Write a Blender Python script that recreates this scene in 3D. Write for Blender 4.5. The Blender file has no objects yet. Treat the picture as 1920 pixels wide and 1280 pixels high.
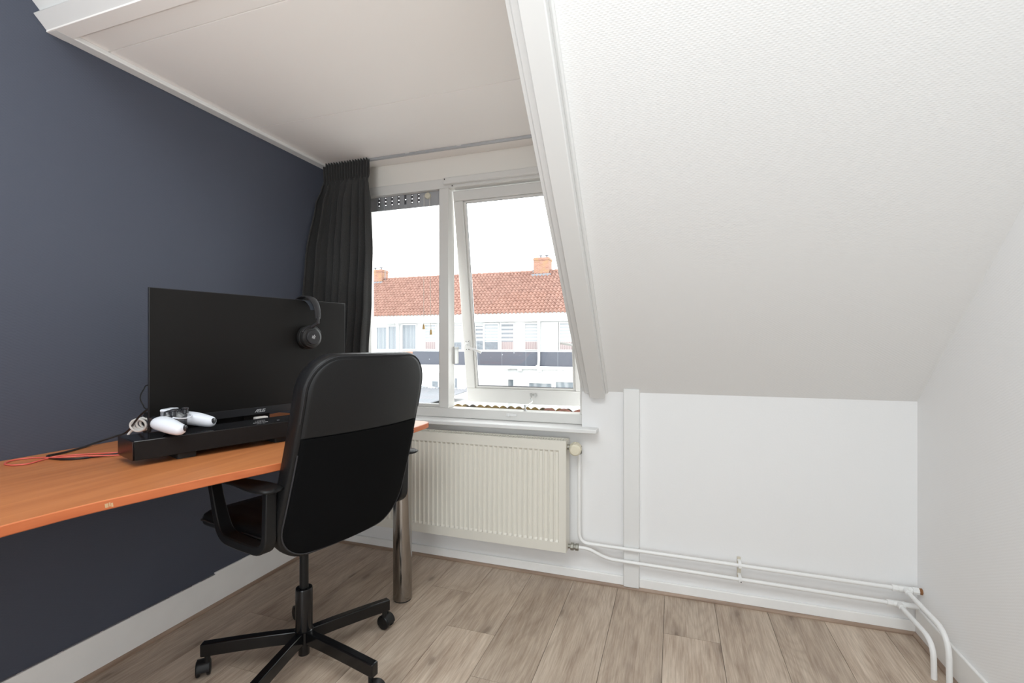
import bpy, bmesh, math, random
from mathutils import Vector, Matrix
random.seed(7)
S = bpy.context.scene
COL = S.collection
R = math.radians

# ------------------------------------------------------------------ camera calibration (1920 x 1280)
FPX, CX, CY = 890.0, 960.0, 644.0
YAW = math.atan(302 / 890)
CH = 1.10
cy_, sy_ = math.cos(YAW), math.sin(YAW)
def ray(u, v):
    a = (u - CX) / FPX; b = -(v - CY) / FPX
    return Vector((-sy_ + a * cy_, cy_ + a * sy_, b))
def onX(u, v, X): r = ray(u, v); return r * (X / r.x) + Vector((0, 0, CH))
def onY(u, v, Y): r = ray(u, v); return r * (Y / r.y) + Vector((0, 0, CH))
def onZ(u, v, Z): r = ray(u, v); return r * ((Z - CH) / r.z) + Vector((0, 0, CH))

# ------------------------------------------------------------------ materials
def srgb(r, g, b):
    f = lambda c: c / 12.92 if c <= 0.04045 else ((c + 0.055) / 1.055) ** 2.4
    return (f(r / 255), f(g / 255), f(b / 255), 1)
class NT:
    def __init__(s, name):
        s.m = bpy.data.materials.new(name); s.m.use_nodes = True
        s.n = s.m.node_tree.nodes; s.l = s.m.node_tree.links
        s.b = s.n['Principled BSDF']
    def add(s, t, **kw):
        n = s.n.new(t)
        for k, v in kw.items():
            if k.startswith('i_'): n.inputs[int(k[2:])].default_value = v
            else: setattr(n, k, v)
        return n
    def link(s, a, b): s.l.new(a, b)
    def coord(s, scale=(1, 1, 1), rot=(0, 0, 0), loc=(0, 0, 0), kind='Object'):
        t = s.add('ShaderNodeTexCoord'); m = s.add('ShaderNodeMapping')
        m.inputs['Scale'].default_value = scale; m.inputs['Rotation'].default_value = rot; m.inputs['Location'].default_value = loc
        s.link(t.outputs[kind], m.inputs[0]); return m.outputs[0]
    def bump(s, h, strength, dist):
        b = s.add('ShaderNodeBump'); b.inputs['Strength'].default_value = strength; b.inputs['Distance'].default_value = dist
        s.link(h, b.inputs['Height']); s.link(b.outputs[0], s.b.inputs['Normal'])
    def ramp(s, fac, stops):
        r = s.add('ShaderNodeValToRGB'); e = r.color_ramp.elements
        while len(e) > len(stops): e.remove(e[-1])
        while len(e) < len(stops): e.new(0.5)
        for k, (p, c) in enumerate(stops): e[k].position = p; e[k].color = c
        s.link(fac, r.inputs[0]); return r.outputs[0]
    def math(s, op, a, b=None):
        n = s.add('ShaderNodeMath', operation=op)
        for k, v in enumerate((a, b)):
            if v is None: continue
            if isinstance(v, (int, float)): n.inputs[k].default_value = v
            else: s.link(v, n.inputs[k])
        return n.outputs[0]
    def mix(s, fac, a, b, mode='MIX'):
        n = s.add('ShaderNodeMix', data_type='RGBA', blend_type=mode)
        if isinstance(fac, (int, float)): n.inputs[0].default_value = fac
        else: s.link(fac, n.inputs[0])
        for k, v in ((6, a), (7, b)):
            if isinstance(v, tuple): n.inputs[k].default_value = v
            else: s.link(v, n.inputs[k])
        return n.outputs[2]

def plain(name, col, rough=0.5, metal=0.0, spec=0.5, noise=0.0, bump=0.0, bscale=80, coat=0.0):
    t = NT(name); b = t.b
    b.inputs['Base Color'].default_value = col; b.inputs['Roughness'].default_value = rough
    b.inputs['Metallic'].default_value = metal; b.inputs['Specular IOR Level'].default_value = spec
    b.inputs['Coat Weight'].default_value = coat
    if noise:
        c = t.coord((1, 1, 1)); n = t.add('ShaderNodeTexNoise'); n.inputs['Scale'].default_value = 9; n.inputs['Detail'].default_value = 4
        t.link(c, n.inputs[0])
        lo = tuple(x * (1 - noise) for x in col[:3]) + (1,); hi = tuple(min(1, x * (1 + noise)) for x in col[:3]) + (1,)
        t.link(t.ramp(n.outputs[0], [(0.3, lo), (0.7, hi)]), b.inputs['Base Color'])
    if bump:
        c = t.coord((1, 1, 1)); n = t.add('ShaderNodeTexNoise'); n.inputs['Scale'].default_value = bscale; n.inputs['Detail'].default_value = 3
        t.link(c, n.inputs[0]); t.bump(n.outputs[0], bump, 0.002)
    return t.m

def wallpaper(name, col, axes, rot=(0, 0, 0), strength=0.5, rough=0.75, cell=(0.0085, 0.0048)):
    """embossed wallpaper: rows of small dashes pressed into the paper; axes = which coords carry u and v"""
    t = NT(name); t.b.inputs['Base Color'].default_value = col; t.b.inputs['Roughness'].default_value = rough
    t.b.inputs['Specular IOR Level'].default_value = 0.25
    c = t.coord(rot=rot); sp = t.add('ShaderNodeSeparateXYZ'); t.link(c, sp.inputs[0])
    nz = t.add('ShaderNodeTexNoise'); nz.inputs['Scale'].default_value = 60; t.link(c, nz.inputs[0])
    wob = t.math('MULTIPLY', t.math('SUBTRACT', nz.outputs[0], 0.5), 3.0)
    su = t.math('SINE', t.math('ADD', t.math('MULTIPLY', sp.outputs[axes[0]], math.pi / cell[0]), wob))
    sv = t.math('SINE', t.math('MULTIPLY', sp.outputs[axes[1]], math.pi / cell[1]))
    h = t.math('ADD', t.math('MULTIPLY', su, sv), t.math('MULTIPLY', t.math('ABSOLUTE', sv), 0.8))   # staggered raised dots in rows
    t.bump(h, strength, 0.0004)
    return t.m

def floor_mat():
    t = NT('oak_laminate'); b = t.b
    c = t.coord()
    ge = t.add('ShaderNodeNewGeometry'); ri = ge.outputs['Random Per Island']
    wn = t.add('ShaderNodeTexWhiteNoise', noise_dimensions='1D'); t.link(t.math('MULTIPLY', ri, 91.7), wn.inputs['W'])
    sc = t.add('ShaderNodeVectorMath', operation='MULTIPLY_ADD'); t.link(wn.outputs[1], sc.inputs[0]); sc.inputs[1].default_value = (7, 9, 5); t.link(c, sc.inputs[2])
    def noise(scale, detail, rough, dist):
        m = t.add('ShaderNodeMapping'); m.inputs['Scale'].default_value = scale; t.link(sc.outputs[0], m.inputs[0])
        n = t.add('ShaderNodeTexNoise'); n.inputs['Scale'].default_value = 1.0; n.inputs['Detail'].default_value = detail; n.inputs['Roughness'].default_value = rough; n.inputs['Distortion'].default_value = dist
        t.link(m.outputs[0], n.inputs[0]); return n.outputs[0]
    big = noise((9, 2.4, 1), 4, 0.55, 0.8)
    fine = noise((210, 9, 1), 6, 0.65, 0.35)
    mid = noise((42, 3.2, 1), 4, 0.6, 0.6)
    # cathedral figure: contour lines of a stretched noise
    fig = noise((5.5, 1.3, 1), 1.5, 0.4, 0.25)
    ln = t.math('ABSOLUTE', t.math('SUBTRACT', t.math('FRACT', t.math('MULTIPLY', fig, 17)), 0.5))
    ln = t.ramp(ln, [(0.0, (1, 1, 1, 1)), (0.32, (0, 0, 0, 1))])
    vo = t.add('ShaderNodeTexVoronoi', feature='F1', voronoi_dimensions='2D'); vo.inputs['Scale'].default_value = 1.0
    m5 = t.add('ShaderNodeMapping'); m5.inputs['Scale'].default_value = (3.9, 1.5, 1); t.link(sc.outputs[0], m5.inputs[0])
    kn = t.add('ShaderNodeTexNoise'); kn.inputs['Scale'].default_value = 4.0; kn.inputs['Detail'].default_value = 4; t.link(m5.outputs[0], kn.inputs[0])
    t.link(t.mix(0.16, m5.outputs[0], kn.outputs[1], 'ADD'), vo.inputs[0])
    knot = t.ramp(vo.outputs['Distance'], [(0.02, (1, 1, 1, 1)), (0.05, (.40, .40, .40, 1)), (0.17, (0, 0, 0, 1))])
    g = t.ramp(big, [(0.30, srgb(138, 117, 100)), (0.48, srgb(182, 163, 144)), (0.70, srgb(212, 196, 178))])
    g = t.mix(0.35, g, t.ramp(mid, [(0.35, srgb(144, 122, 104)), (0.65, srgb(212, 197, 180))]))
    g = t.mix(0.36, g, t.ramp(fine, [(0.38, srgb(146, 126, 109)), (0.65, srgb(212, 197, 181))]))
    g = t.mix(t.math('MULTIPLY', ln, 0.15), g, srgb(112, 92, 77))
    g = t.mix(t.math('MULTIPLY', knot, 0.60), g, srgb(92, 74, 62))
    g = t.mix(1.0, g, t.ramp(wn.outputs[0], [(0, (0.86, 0.85, 0.84, 1)), (1, (1.08, 1.08, 1.08, 1))]), 'MULTIPLY')
    t.link(g, b.inputs['Base Color'])
    b.inputs['Roughness'].default_value = 0.40; b.inputs['Specular IOR Level'].default_value = 0.4
    t.bump(fine, 0.18, 0.0005)
    return t.m

def wood_mat(name, dark, light, scale=(3, 60, 60), rough=0.4, spec=0.5):
    t = NT(name); c = t.coord(scale)
    n = t.add('ShaderNodeTexNoise'); n.inputs['Scale'].default_value = 1; n.inputs['Detail'].default_value = 5; n.inputs['Distortion'].default_value = 0.4
    t.link(c, n.inputs[0]); t.link(t.ramp(n.outputs[0], [(0.3, dark), (0.7, light)]), t.b.inputs['Base Color'])
    t.b.inputs['Roughness'].default_value = rough; t.b.inputs['Specular IOR Level'].default_value = spec
    return t.m

def glass_mat():
    t = NT('window_glass'); out = t.n['Material Output']
    tr = t.add('ShaderNodeBsdfTransparent'); tr.inputs[0].default_value = (0.97, 0.98, 0.98, 1)
    gl = t.add('ShaderNodeBsdfGlossy'); gl.inputs['Roughness'].default_value = 0.0; gl.inputs[0].default_value = (1, 1, 1, 1)
    fr = t.add('ShaderNodeFresnel'); fr.inputs[0].default_value = 1.45
    mx = t.add('ShaderNodeMixShader'); t.link(fr.outputs[0], mx.inputs[0]); t.link(tr.outputs[0], mx.inputs[1]); t.link(gl.outputs[0], mx.inputs[2])
    t.link(mx.outputs[0], out.inputs[0]); return t.m

def stripe_mat(name, a, b, axis, freq, rough=0.6, lo=0.4, hi=0.6, distort=0.0):
    t = NT(name); c = t.coord(); w = t.add('ShaderNodeTexWave', wave_type='BANDS', bands_direction=axis)
    w.inputs['Scale'].default_value = freq; w.inputs['Distortion'].default_value = distort; w.inputs['Detail'].default_value = 2
    t.link(c, w.inputs[0]); t.link(t.ramp(w.outputs[0], [(lo, a), (hi, b)]), t.b.inputs['Base Color'])
    t.b.inputs['Roughness'].default_value = rough; return t.m

def fabric_mat(name, a, b, scale=900, rough=0.95, bump=0.3, sheen=0.1):
    t = NT(name); c = t.coord(); ch = t.add('ShaderNodeTexNoise'); ch.inputs['Scale'].default_value = scale; ch.inputs['Detail'].default_value = 2
    t.link(c, ch.inputs[0]); t.link(t.ramp(ch.outputs[0], [(0.35, a), (0.65, b)]), t.b.inputs['Base Color'])
    t.b.inputs['Roughness'].default_value = rough; t.b.inputs['Specular IOR Level'].default_value = 0.1
    t.b.inputs['Sheen Weight'].default_value = sheen
    t.bump(ch.outputs[0], bump, 0.0006); return t.m

WHITE = (0.80, 0.80, 0.79, 1)
K = 1.02
SLANG = math.atan(K)
M = {}
M['wallpaper_back'] = plain('painted_back_wall', (0.82, 0.82, 0.82, 1), 0.7, spec=0.25, bump=0.12, bscale=140)
M['wallpaper_right'] = wallpaper('white_wallpaper_right', (0.90, 0.90, 0.90, 1), (1, 2), strength=0.30, cell=(0.009, 0.0045))
M['wallpaper_slope'] = wallpaper('white_wallpaper_slope', (0.815, 0.815, 0.81, 1), (0, 1), rot=(SLANG, 0, 0), strength=0.42, cell=(0.0068, 0.0050))
M['wallpaper_blue'] = wallpaper('slate_blue_wallpaper', (0.072, 0.080, 0.107, 1), (1, 2), strength=0.35, rough=0.6, cell=(0.009, 0.0045))
M['ceiling'] = plain('ceiling_white', (0.92, 0.89, 0.86, 1), 0.6, spec=0.3)
M['lintel'] = plain('lintel_cream', (0.80, 0.77, 0.72, 1), 0.5, spec=0.35)
M['paint'] = plain('white_gloss_paint', (0.76, 0.76, 0.75, 1), 0.38, spec=0.5, bump=0.10, bscale=35)
M['paintframe'] = plain('window_frame_paint', (0.70, 0.69, 0.665, 1), 0.32, spec=0.5)
M['base'] = plain('baseboard_paint', (0.86, 0.855, 0.84, 1), 0.45, noise=0.03)
M['rough_edge'] = plain('old_paint_line', (0.20, 0.20, 0.22, 1), 0.8)
M['bead'] = wood_mat('wood_look_bead', srgb(132, 110, 94), srgb(170, 148, 130), (40, 3, 40), 0.45)
M['bead_x'] = wood_mat('wood_look_bead_x', srgb(132, 110, 94), srgb(170, 148, 130), (3, 40, 40), 0.45)
M['floor'] = floor_mat()
M['glass'] = glass_mat()
M['vent'] = plain('grey_vent_metal', (0.42, 0.43, 0.45, 1), 0.4, 0.3)
M['vent_dark'] = plain('vent_slot', (0.10, 0.10, 0.11, 1), 0.6)
M['knob'] = plain('cream_plastic', (0.66, 0.62, 0.50, 1), 0.45)
M['cord'] = plain('pale_cord', (0.75, 0.72, 0.64, 1), 0.8)
M['brass'] = plain('brass_bell', (0.55, 0.36, 0.14, 1), 0.35, 0.6)
M['steel'] = plain('brushed_steel', (0.55, 0.55, 0.54, 1), 0.35, 0.9)
M['screw'] = plain('dark_screw', (0.08, 0.07, 0.06, 1), 0.5, 0.6)
M['track'] = plain('aluminium_track', (0.50, 0.51, 0.53, 1), 0.4, 0.6)
M['curtain'] = fabric_mat('charcoal_curtain', (0.030, 0.030, 0.030, 1), (0.052, 0.051, 0.050, 1), 500, sheen=0.15)
M['radiator'] = plain('cream_enamel', (0.76, 0.735, 0.66, 1), 0.35, spec=0.5)
M['rad_dark'] = plain('radiator_slot_shade', (0.25, 0.24, 0.21, 1), 0.6)
M['valve'] = plain('cream_valve', (0.72, 0.67, 0.53, 1), 0.45)
M['nickel'] = plain('dull_nickel', (0.36, 0.35, 0.31, 1), 0.4, 0.8, noise=0.15)
M['pipe'] = plain('white_pipe_paint', (0.82, 0.82, 0.81, 1), 0.28, spec=0.5)
M['rust'] = plain('rusty_fitting', (0.30, 0.14, 0.06, 1), 0.7, 0.3)
M['clampdirt'] = plain('stained_clamp', (0.62, 0.57, 0.47, 1), 0.6, noise=0.12)
M['desk'] = wood_mat('cherry_melamine', srgb(184, 112, 66), srgb(202, 130, 80), (45, 2.5, 45), 0.36)
M['desk_edge'] = wood_mat('cherry_edge', srgb(186, 98, 56), srgb(198, 111, 66), (30, 4, 60), 0.4)
M['desk_chip'] = plain('chipped_edge', (0.55, 0.36, 0.20, 1), 0.8)
M['chrome'] = plain('smoked_chrome', (0.34, 0.32, 0.30, 1), 0.16, 1.0)
M['foot'] = plain('black_rubber', (0.012, 0.012, 0.012, 1), 0.7)
M['leather'] = plain('black_leather', (0.009, 0.009, 0.0095, 1), 0.38, spec=0.28, bump=0.25, bscale=420)
M['leather_back'] = plain('black_leather_back', (0.009, 0.009, 0.0095, 1), 0.5, spec=0.3, bump=0.2, bscale=420)
M['chairfabric'] = fabric_mat('black_chair_fabric', (0.0028, 0.0028, 0.003, 1), (0.0055, 0.0055, 0.006, 1), 1200, 1.0, 0.2, 0.0)
M['piping'] = plain('grey_piping', (0.03, 0.03, 0.034, 1), 0.6)
M['blackplastic'] = plain('black_plastic', (0.009, 0.009, 0.0095, 1), 0.38, spec=0.28)
M['blackmetal'] = plain('black_lacquer', (0.005, 0.005, 0.0055, 1), 0.16, spec=0.40)
M['blackmatte'] = plain('matt_black', (0.010, 0.010, 0.010, 1), 0.6, spec=0.3)
M['screen'] = plain('dark_screen', (0.006, 0.0053, 0.0048, 1), 0.42, spec=0.25)
M['bezel'] = plain('bezel_plastic', (0.014, 0.014, 0.016, 1), 0.4, spec=0.4)
M['logo'] = plain('silver_print', (0.45, 0.45, 0.46, 1), 0.5)
M['glossblack'] = plain('gloss_black', (0.006, 0.006, 0.007, 1), 0.09, spec=0.5)
M['grille'] = plain('speaker_cloth', (0.008, 0.0065, 0.006, 1), 0.75, spec=0.25, bump=0.3, bscale=900)
M['soundside'] = plain('soundbar_end', (0.012, 0.006, 0.005, 1), 0.25)
M['padwhite'] = plain('white_controller_plastic', (0.74, 0.77, 0.83, 1), 0.38, spec=0.4)
M['padblack'] = plain('dark_controller_plastic', (0.030, 0.031, 0.036, 1), 0.18)
M['padbutton'] = plain('clear_button', (0.16, 0.165, 0.18, 1), 0.2)
M['hp'] = plain('headset_black', (0.020, 0.019, 0.021, 1), 0.5, spec=0.35)
M['hpcup'] = plain('headset_cup', (0.016, 0.015, 0.015, 1), 0.38, spec=0.4)
M['hpband'] = plain('ski_band', (0.022, 0.026, 0.036, 1), 0.8)
M['cable'] = plain('black_cable', (0.010, 0.010, 0.011, 1), 0.45)
M['cablered'] = plain('coral_cable', (0.70, 0.13, 0.10, 1), 0.5)
M['cablewhite'] = plain('white_cable', (0.75, 0.73, 0.70, 1), 0.45)
M['adapter'] = plain('white_adapter', (0.62, 0.58, 0.55, 1), 0.4)
# outside
M['render'] = plain('white_facade', (0.47, 0.475, 0.48, 1), 0.8, noise=0.02)
M['fascia'] = plain('white_fascia', (0.56, 0.56, 0.56, 1), 0.6)
M['band'] = plain('slate_cladding', (0.058, 0.063, 0.083, 1), 0.6, noise=0.06)
def band_mat():
    t = NT('slate_cladding'); c = t.coord(); v = t.add('ShaderNodeTexVoronoi', feature='F1'); v.inputs['Scale'].default_value = 2.6; t.link(c, v.inputs[0])
    f = t.ramp(v.outputs['Distance'], [(0.045, (1, 1, 1, 1)), (0.075, (0, 0, 0, 1))])
    t.link(t.mix(f, (0.058, 0.063, 0.083, 1), (0.40, 0.41, 0.44, 1)), t.b.inputs['Base Color']); t.b.inputs['Roughness'].default_value = 0.6; return t.m
M['band'] = band_mat()
M['lace'] = stripe_mat('lace_curtain', (0.13, 0.15, 0.175, 1), (0.25, 0.265, 0.285, 1), 'X', 3.2, 0.5, 0.2, 0.9, 1.0)
M['blind'] = stripe_mat('slatted_blind', (0.24, 0.255, 0.275, 1), (0.33, 0.335, 0.345, 1), 'Z', 1.75, 0.5, 0.25, 0.5)
M['blinddark'] = stripe_mat('duo_blind', (0.15, 0.16, 0.18, 1), (0.33, 0.335, 0.345, 1), 'Z', 1.35, 0.5, 0.35, 0.5)
M['pinkdrape'] = stripe_mat('pinkish_drape', (0.21, 0.165, 0.165, 1), (0.27, 0.225, 0.225, 1), 'X', 2.4, 0.6, 0.1, 0.9, 1.5)
M['darkpane'] = plain('dark_pane', (0.11, 0.125, 0.145, 1), 0.3, noise=0.2)
M['gfpane'] = stripe_mat('ground_floor_pane', (0.12, 0.14, 0.16, 1), (0.22, 0.235, 0.25, 1), 'X', 0.7, 0.35, 0.2, 0.9, 6)
M['corr'] = plain('grey_corrugated', (0.15, 0.158, 0.175, 1), 0.6, noise=0.04)
M['zinc'] = plain('zinc_grey', (0.17, 0.185, 0.21, 1), 0.6)
M['paving'] = plain('pale_paving', (0.74, 0.73, 0.70, 1), 0.9, noise=0.08)
def brick_mat():
    t = NT('orange_brick'); c = t.coord(); sp = t.add('ShaderNodeSeparateXYZ'); t.link(c, sp.inputs[0]); cb = t.add('ShaderNodeCombineXYZ')
    t.link(t.math('ADD', sp.outputs[0], sp.outputs[1]), cb.inputs[0]); t.link(sp.outputs[2], cb.inputs[1])
    br = t.add('ShaderNodeTexBrick'); br.inputs['Scale'].default_value = 1; br.inputs['Brick Width'].default_value = .22; br.inputs['Row Height'].default_value = .075
    br.inputs['Mortar Size'].default_value = .006; br.inputs['Color1'].default_value = (.23, .105, .07, 1); br.inputs['Color2'].default_value = (.29, .145, .095, 1); br.inputs['Mortar'].default_value = (.27, .23, .21, 1)
    t.link(cb.outputs[0], br.inputs[0])
    n = t.add('ShaderNodeTexNoise'); n.inputs['Scale'].default_value = 2.5; t.link(c, n.inputs[0])
    lich = t.math('MULTIPLY', t.ramp(n.outputs[0], [(0.5, (0, 0, 0, 1)), (0.62, (1, 1, 1, 1))]), 0.55)
    t.link(t.mix(lich, br.outputs[0], (0.27, 0.17, 0.08, 1)), t.b.inputs['Base Color']); t.b.inputs['Roughness'].default_value = 0.9
    return t.m
M['brick'] = brick_mat()
def tile_mat(name, a, b, lich=None, lo=0.55):
    t = NT(name); c = t.coord(); n = t.add('ShaderNodeTexNoise'); n.inputs['Scale'].default_value = 3.0; n.inputs['Detail'].default_value = 5; t.link(c, n.inputs[0])
    col = t.ramp(n.outputs[0], [(0.3, a), (0.7, b)])
    v = t.add('ShaderNodeTexWhiteNoise', noise_dimensions='2D')
    if lich:
        n2 = t.add('ShaderNodeTexNoise'); n2.inputs['Scale'].default_value = 14; n2.inputs['Detail'].default_value = 4; t.link(c, n2.inputs[0])
        col = t.mix(t.ramp(n2.outputs[0], [(lo - 0.06, (0, 0, 0, 1)), (lo + 0.06, (1, 1, 1, 1))]), col, lich)
    t.link(col, t.b.inputs['Base Color']); t.b.inputs['Roughness'].default_value = 0.8; return t.m
M['tile'] = tile_mat('orange_pantile', (0.165, 0.080, 0.060, 1), (0.255, 0.138, 0.108, 1), (0.26, 0.19, 0.15, 1), 0.66)
M['mosstile'] = tile_mat('mossy_tile', (0.15, 0.10, 0.045, 1), (0.24, 0.165, 0.055, 1), (0.06, 0.05, 0.04, 1), 0.58)
M['redtile'] = tile_mat('red_tile', (0.26, 0.11, 0.085, 1), (0.34, 0.17, 0.135, 1))

# ------------------------------------------------------------------ mesh helpers
class MB:
    def __init__(s): s.v = []; s.f = []; s.X = Matrix()
    def _add(s, vs, fs):
        o = len(s.v); s.v += [s.X @ Vector(p) for p in vs]; s.f += [tuple(i + o for i in f) for f in fs]; return s
    def box(s, a, b):
        (x0, y0, z0), (x1, y1, z1) = a, b
        vs = [(x0, y0, z0), (x1, y0, z0), (x1, y1, z0), (x0, y1, z0), (x0, y0, z1), (x1, y0, z1), (x1, y1, z1), (x0, y1, z1)]
        return s._add(vs, [(0, 3, 2, 1), (4, 5, 6, 7), (0, 1, 5, 4), (1, 2, 6, 5), (2, 3, 7, 6), (3, 0, 4, 7)])
    def cbox(s, c, d): return s.box([c[i] - d[i] / 2 for i in range(3)], [c[i] + d[i] / 2 for i in range(3)])
    def prism(s, pts, t0, t1, axis='z'):
        """extrude the 2D outline pts between t0 and t1 along axis: x -> (y,z), y -> (x,z), z -> (x,y)"""
        def P(p, t): return {'z': (p[0], p[1], t), 'x': (t, p[0], p[1]), 'y': (p[0], t, p[1])}[axis]
        n = len(pts); vs = [P(p, t0) for p in pts] + [P(p, t1) for p in pts]
        fs = [tuple(range(n - 1, -1, -1)), tuple(range(n, 2 * n))] + [(i, (i + 1) % n, n + (i + 1) % n, n + i) for i in range(n)]
        return s._add(vs, fs)
    def loops(s, rings, caps=True, closed=True):
        n = len(rings[0]); vs = [p for r in rings for p in r]; fs = []
        for k in range(len(rings) - 1):
            for i in range(n if closed else n - 1):
                j = (i + 1) % n; fs.append((k * n + i, k * n + j, (k + 1) * n + j, (k + 1) * n + i))
        if caps: fs += [tuple(range(n - 1, -1, -1)), tuple((len(rings) - 1) * n + i for i in range(n))]
        return s._add(vs, fs)
    def tube(s, pts, r, n=10, closed=False, shape=None, up=None):
        pts = [Vector(p) for p in pts]; m = len(pts); rad = r if isinstance(r, (list, tuple)) else [r] * m
        T = []
        for i in range(m):
            a = pts[(i - 1) % m] if (closed or i > 0) else pts[i]; b = pts[(i + 1) % m] if (closed or i < m - 1) else pts[i]
            T.append((b - a).normalized())
        u = Vector(up) if up else (Vector((0, 0, 1)) if abs(T[0].z) < 0.9 else Vector((1, 0, 0)))
        rings = []
        for i in range(m):
            if up: u = Vector(up)
            u = (u - T[i] * u.dot(T[i])).normalized(); w = T[i].cross(u)
            if shape: rings.append([pts[i] + u * (a * rad[i]) + w * (b * rad[i]) for a, b in shape])
            else: rings.append([pts[i] + (u * math.cos(2 * math.pi * k / n) + w * math.sin(2 * math.pi * k / n)) * rad[i] for k in range(n)])
        if closed: rings.append(rings[0]); return s.loops(rings, False)
        return s.loops(rings)
    def lathe(s, prof, org=(0, 0, 0), axis=(0, 0, 1), n=24):
        """prof: (radius, height) along axis"""
        a = Vector(axis).normalized(); q = Vector((0, 0, 1)).rotation_difference(a); org = Vector(org)
        rings = [[org + q @ Vector((max(r, 1e-5) * math.cos(2 * math.pi * k / n), max(r, 1e-5) * math.sin(2 * math.pi * k / n), h)) for k in range(n)] for r, h in prof]
        return s.loops(rings)
    def cyl(s, a, b, r, n=20):
        a, b = Vector(a), Vector(b); return s.lathe([(r, 0), (r, (b - a).length)], a, b - a, n)
    def grid(s, fn, nu, nv):
        vs = [fn(i / nu, j / nv) for j in range(nv + 1) for i in range(nu + 1)]
        fs = [(j * (nu + 1) + i, j * (nu + 1) + i + 1, (j + 1) * (nu + 1) + i + 1, (j + 1) * (nu + 1) + i) for j in range(nv) for i in range(nu)]
        return s._add(vs, fs)
    def build(s, name, mat, parent=None, bevel=0, smooth=35, seg=2, subsurf=0, solid=0):
        me = bpy.data.meshes.new(name); me.from_pydata([tuple(p) for p in s.v], [], s.f)
        me.validate(); bm = bmesh.new(); bm.from_mesh(me); bmesh.ops.recalc_face_normals(bm, faces=bm.faces); bm.to_mesh(me); bm.free()
        o = bpy.data.objects.new(name, me); COL.objects.link(o)
        if mat: me.materials.append(M[mat] if isinstance(mat, str) else mat)
        if parent: o.parent = parent
        if solid:
            md = o.modifiers.new('thickness', 'SOLIDIFY'); md.thickness = solid; md.offset = 0
        if bevel:
            md = o.modifiers.new('bevel', 'BEVEL'); md.width = bevel; md.segments = seg; md.limit_method = 'ANGLE'; md.angle_limit = R(40)
        if subsurf:
            md = o.modifiers.new('subsurf', 'SUBSURF'); md.levels = subsurf; md.render_levels = subsurf
        if smooth or bevel or subsurf:
            for p in me.polygons: p.use_smooth = True
            if not subsurf: me.set_sharp_from_angle(angle=R(smooth or 35))
        return o
def rrect(w, h, r, n=6, cx=0, cy=0):
    rs = r if isinstance(r, (list, tuple)) else [r] * 4; out = []     # corners: (+,+) (-,+) (-,-) (+,-)
    for k, (sx, sy) in enumerate(((1, 1), (-1, 1), (-1, -1), (1, -1))):
        rr = rs[k]; ox, oy = cx + sx * (w / 2 - rr), cy + sy * (h / 2 - rr)
        for i in range(n + 1):
            a = R(90 * k) + R(90) * i / n; out.append((ox + rr * math.cos(a), oy + rr * math.sin(a)))
    return out
def bez(pts, n=8):
    """Catmull-Rom through the points"""
    P = [Vector(p) for p in pts]; P = [P[0] * 2 - P[1]] + P + [P[-1] * 2 - P[-2]]; out = []
    for i in range(1, len(P) - 2):
        for k in range(n):
            t = k / n; a, b, c, d = P[i - 1:i + 3]
            out.append(0.5 * ((2 * b) + (c - a) * t + (2 * a - 5 * b + 4 * c - d) * t * t + (3 * b - a - 3 * c + d) * t ** 3))
    out.append(P[-2]); return out
def fillet(pts, r, n=6):
    P = [Vector(p) for p in pts]; out = [P[0]]
    for i in range(1, len(P) - 1):
        a, b, c = P[i - 1], P[i], P[i + 1]; d1 = (a - b).normalized(); d2 = (c - b).normalized()
        rr = min(r, (a - b).length * .48, (c - b).length * .48); p, q = b + d1 * rr, b + d2 * rr
        out += [((1 - t) ** 2) * p + 2 * t * (1 - t) * b + t * t * q for t in [k / n for k in range(n + 1)]]
    out.append(P[-1]); return out
def thing(name, label, cat, loc=(0, 0, 0), rz=0, group=None, kind=None):
    o = bpy.data.objects.new(name, None); COL.objects.link(o); o.empty_display_size = 0.1
    o.location = loc; o.rotation_euler = (0, 0, rz); return tag(o, label, cat, group, kind)
def tag(o, label=None, cat=None, group=None, kind=None):
    if label: o['label'] = label
    if cat: o['category'] = cat
    if group: o['group'] = group
    if kind: o['kind'] = kind
    return o
def struct(o): o['kind'] = 'structure'; return o

# ------------------------------------------------------------------ room shell
XL, XR, YB = -1.832, 0.878, 2.20
YREAR, ZTOP = -2.6, 2.50
ZC = 2.077                                       # dormer ceiling
YW = 2.247                                       # window wall above
def slz(y, d=0): return 0.884 + K * (2.196 - y) - d * math.sqrt(1 + K * K)
yTop = 2.196 - (ZTOP - 0.884) / K
def slp(y, d=0):
    """point on the slope line at y, pushed d into the room along its normal"""
    z = slz(y); n = Vector((-K, -1)).normalized(); return (y + n.x * d, z + n.y * d)

fl = MB(); PW, PLN = .2005, 1.285
JOINT = {0: 1.895, -3: 1.445, -4: 1.675, -5: 1.927, -1: 1.10, -2: 1.0, 1: .95, 2: 1.2, 3: 1.4, 4: 1.0, -6: 1.36, -7: 1.227, -8: 1.497, -9: 1.925}
for k in range(-10, 5):
    xa, xb = max(-.035 + k * PW + .0007, XL - .05), min(-.035 + (k + 1) * PW - .0007, XR + .05)
    y = JOINT.get(k, 1.1) - 4 * PLN
    while y < YB + .1:
        ya, yb = max(y + .0007, YREAR - .05), min(y + PLN - .0007, YB + .05)
        if yb > ya: fl.box((xa, ya, -.010), (xb, yb, 0))
        y += PLN
fo = fl.build('floor', 'floor', smooth=0); struct(fo)
struct(MB().box((XL - .1, YREAR - .1, -.12), (XR + .1, YB + .1, -.0075)).build('floor_underlay', 'foot', smooth=0))
struct(MB().box((XL - .1, YREAR - .1, -.1), (XL, YB + .15, ZTOP + .1)).build('wall_left', 'wallpaper_blue', smooth=0))
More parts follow.
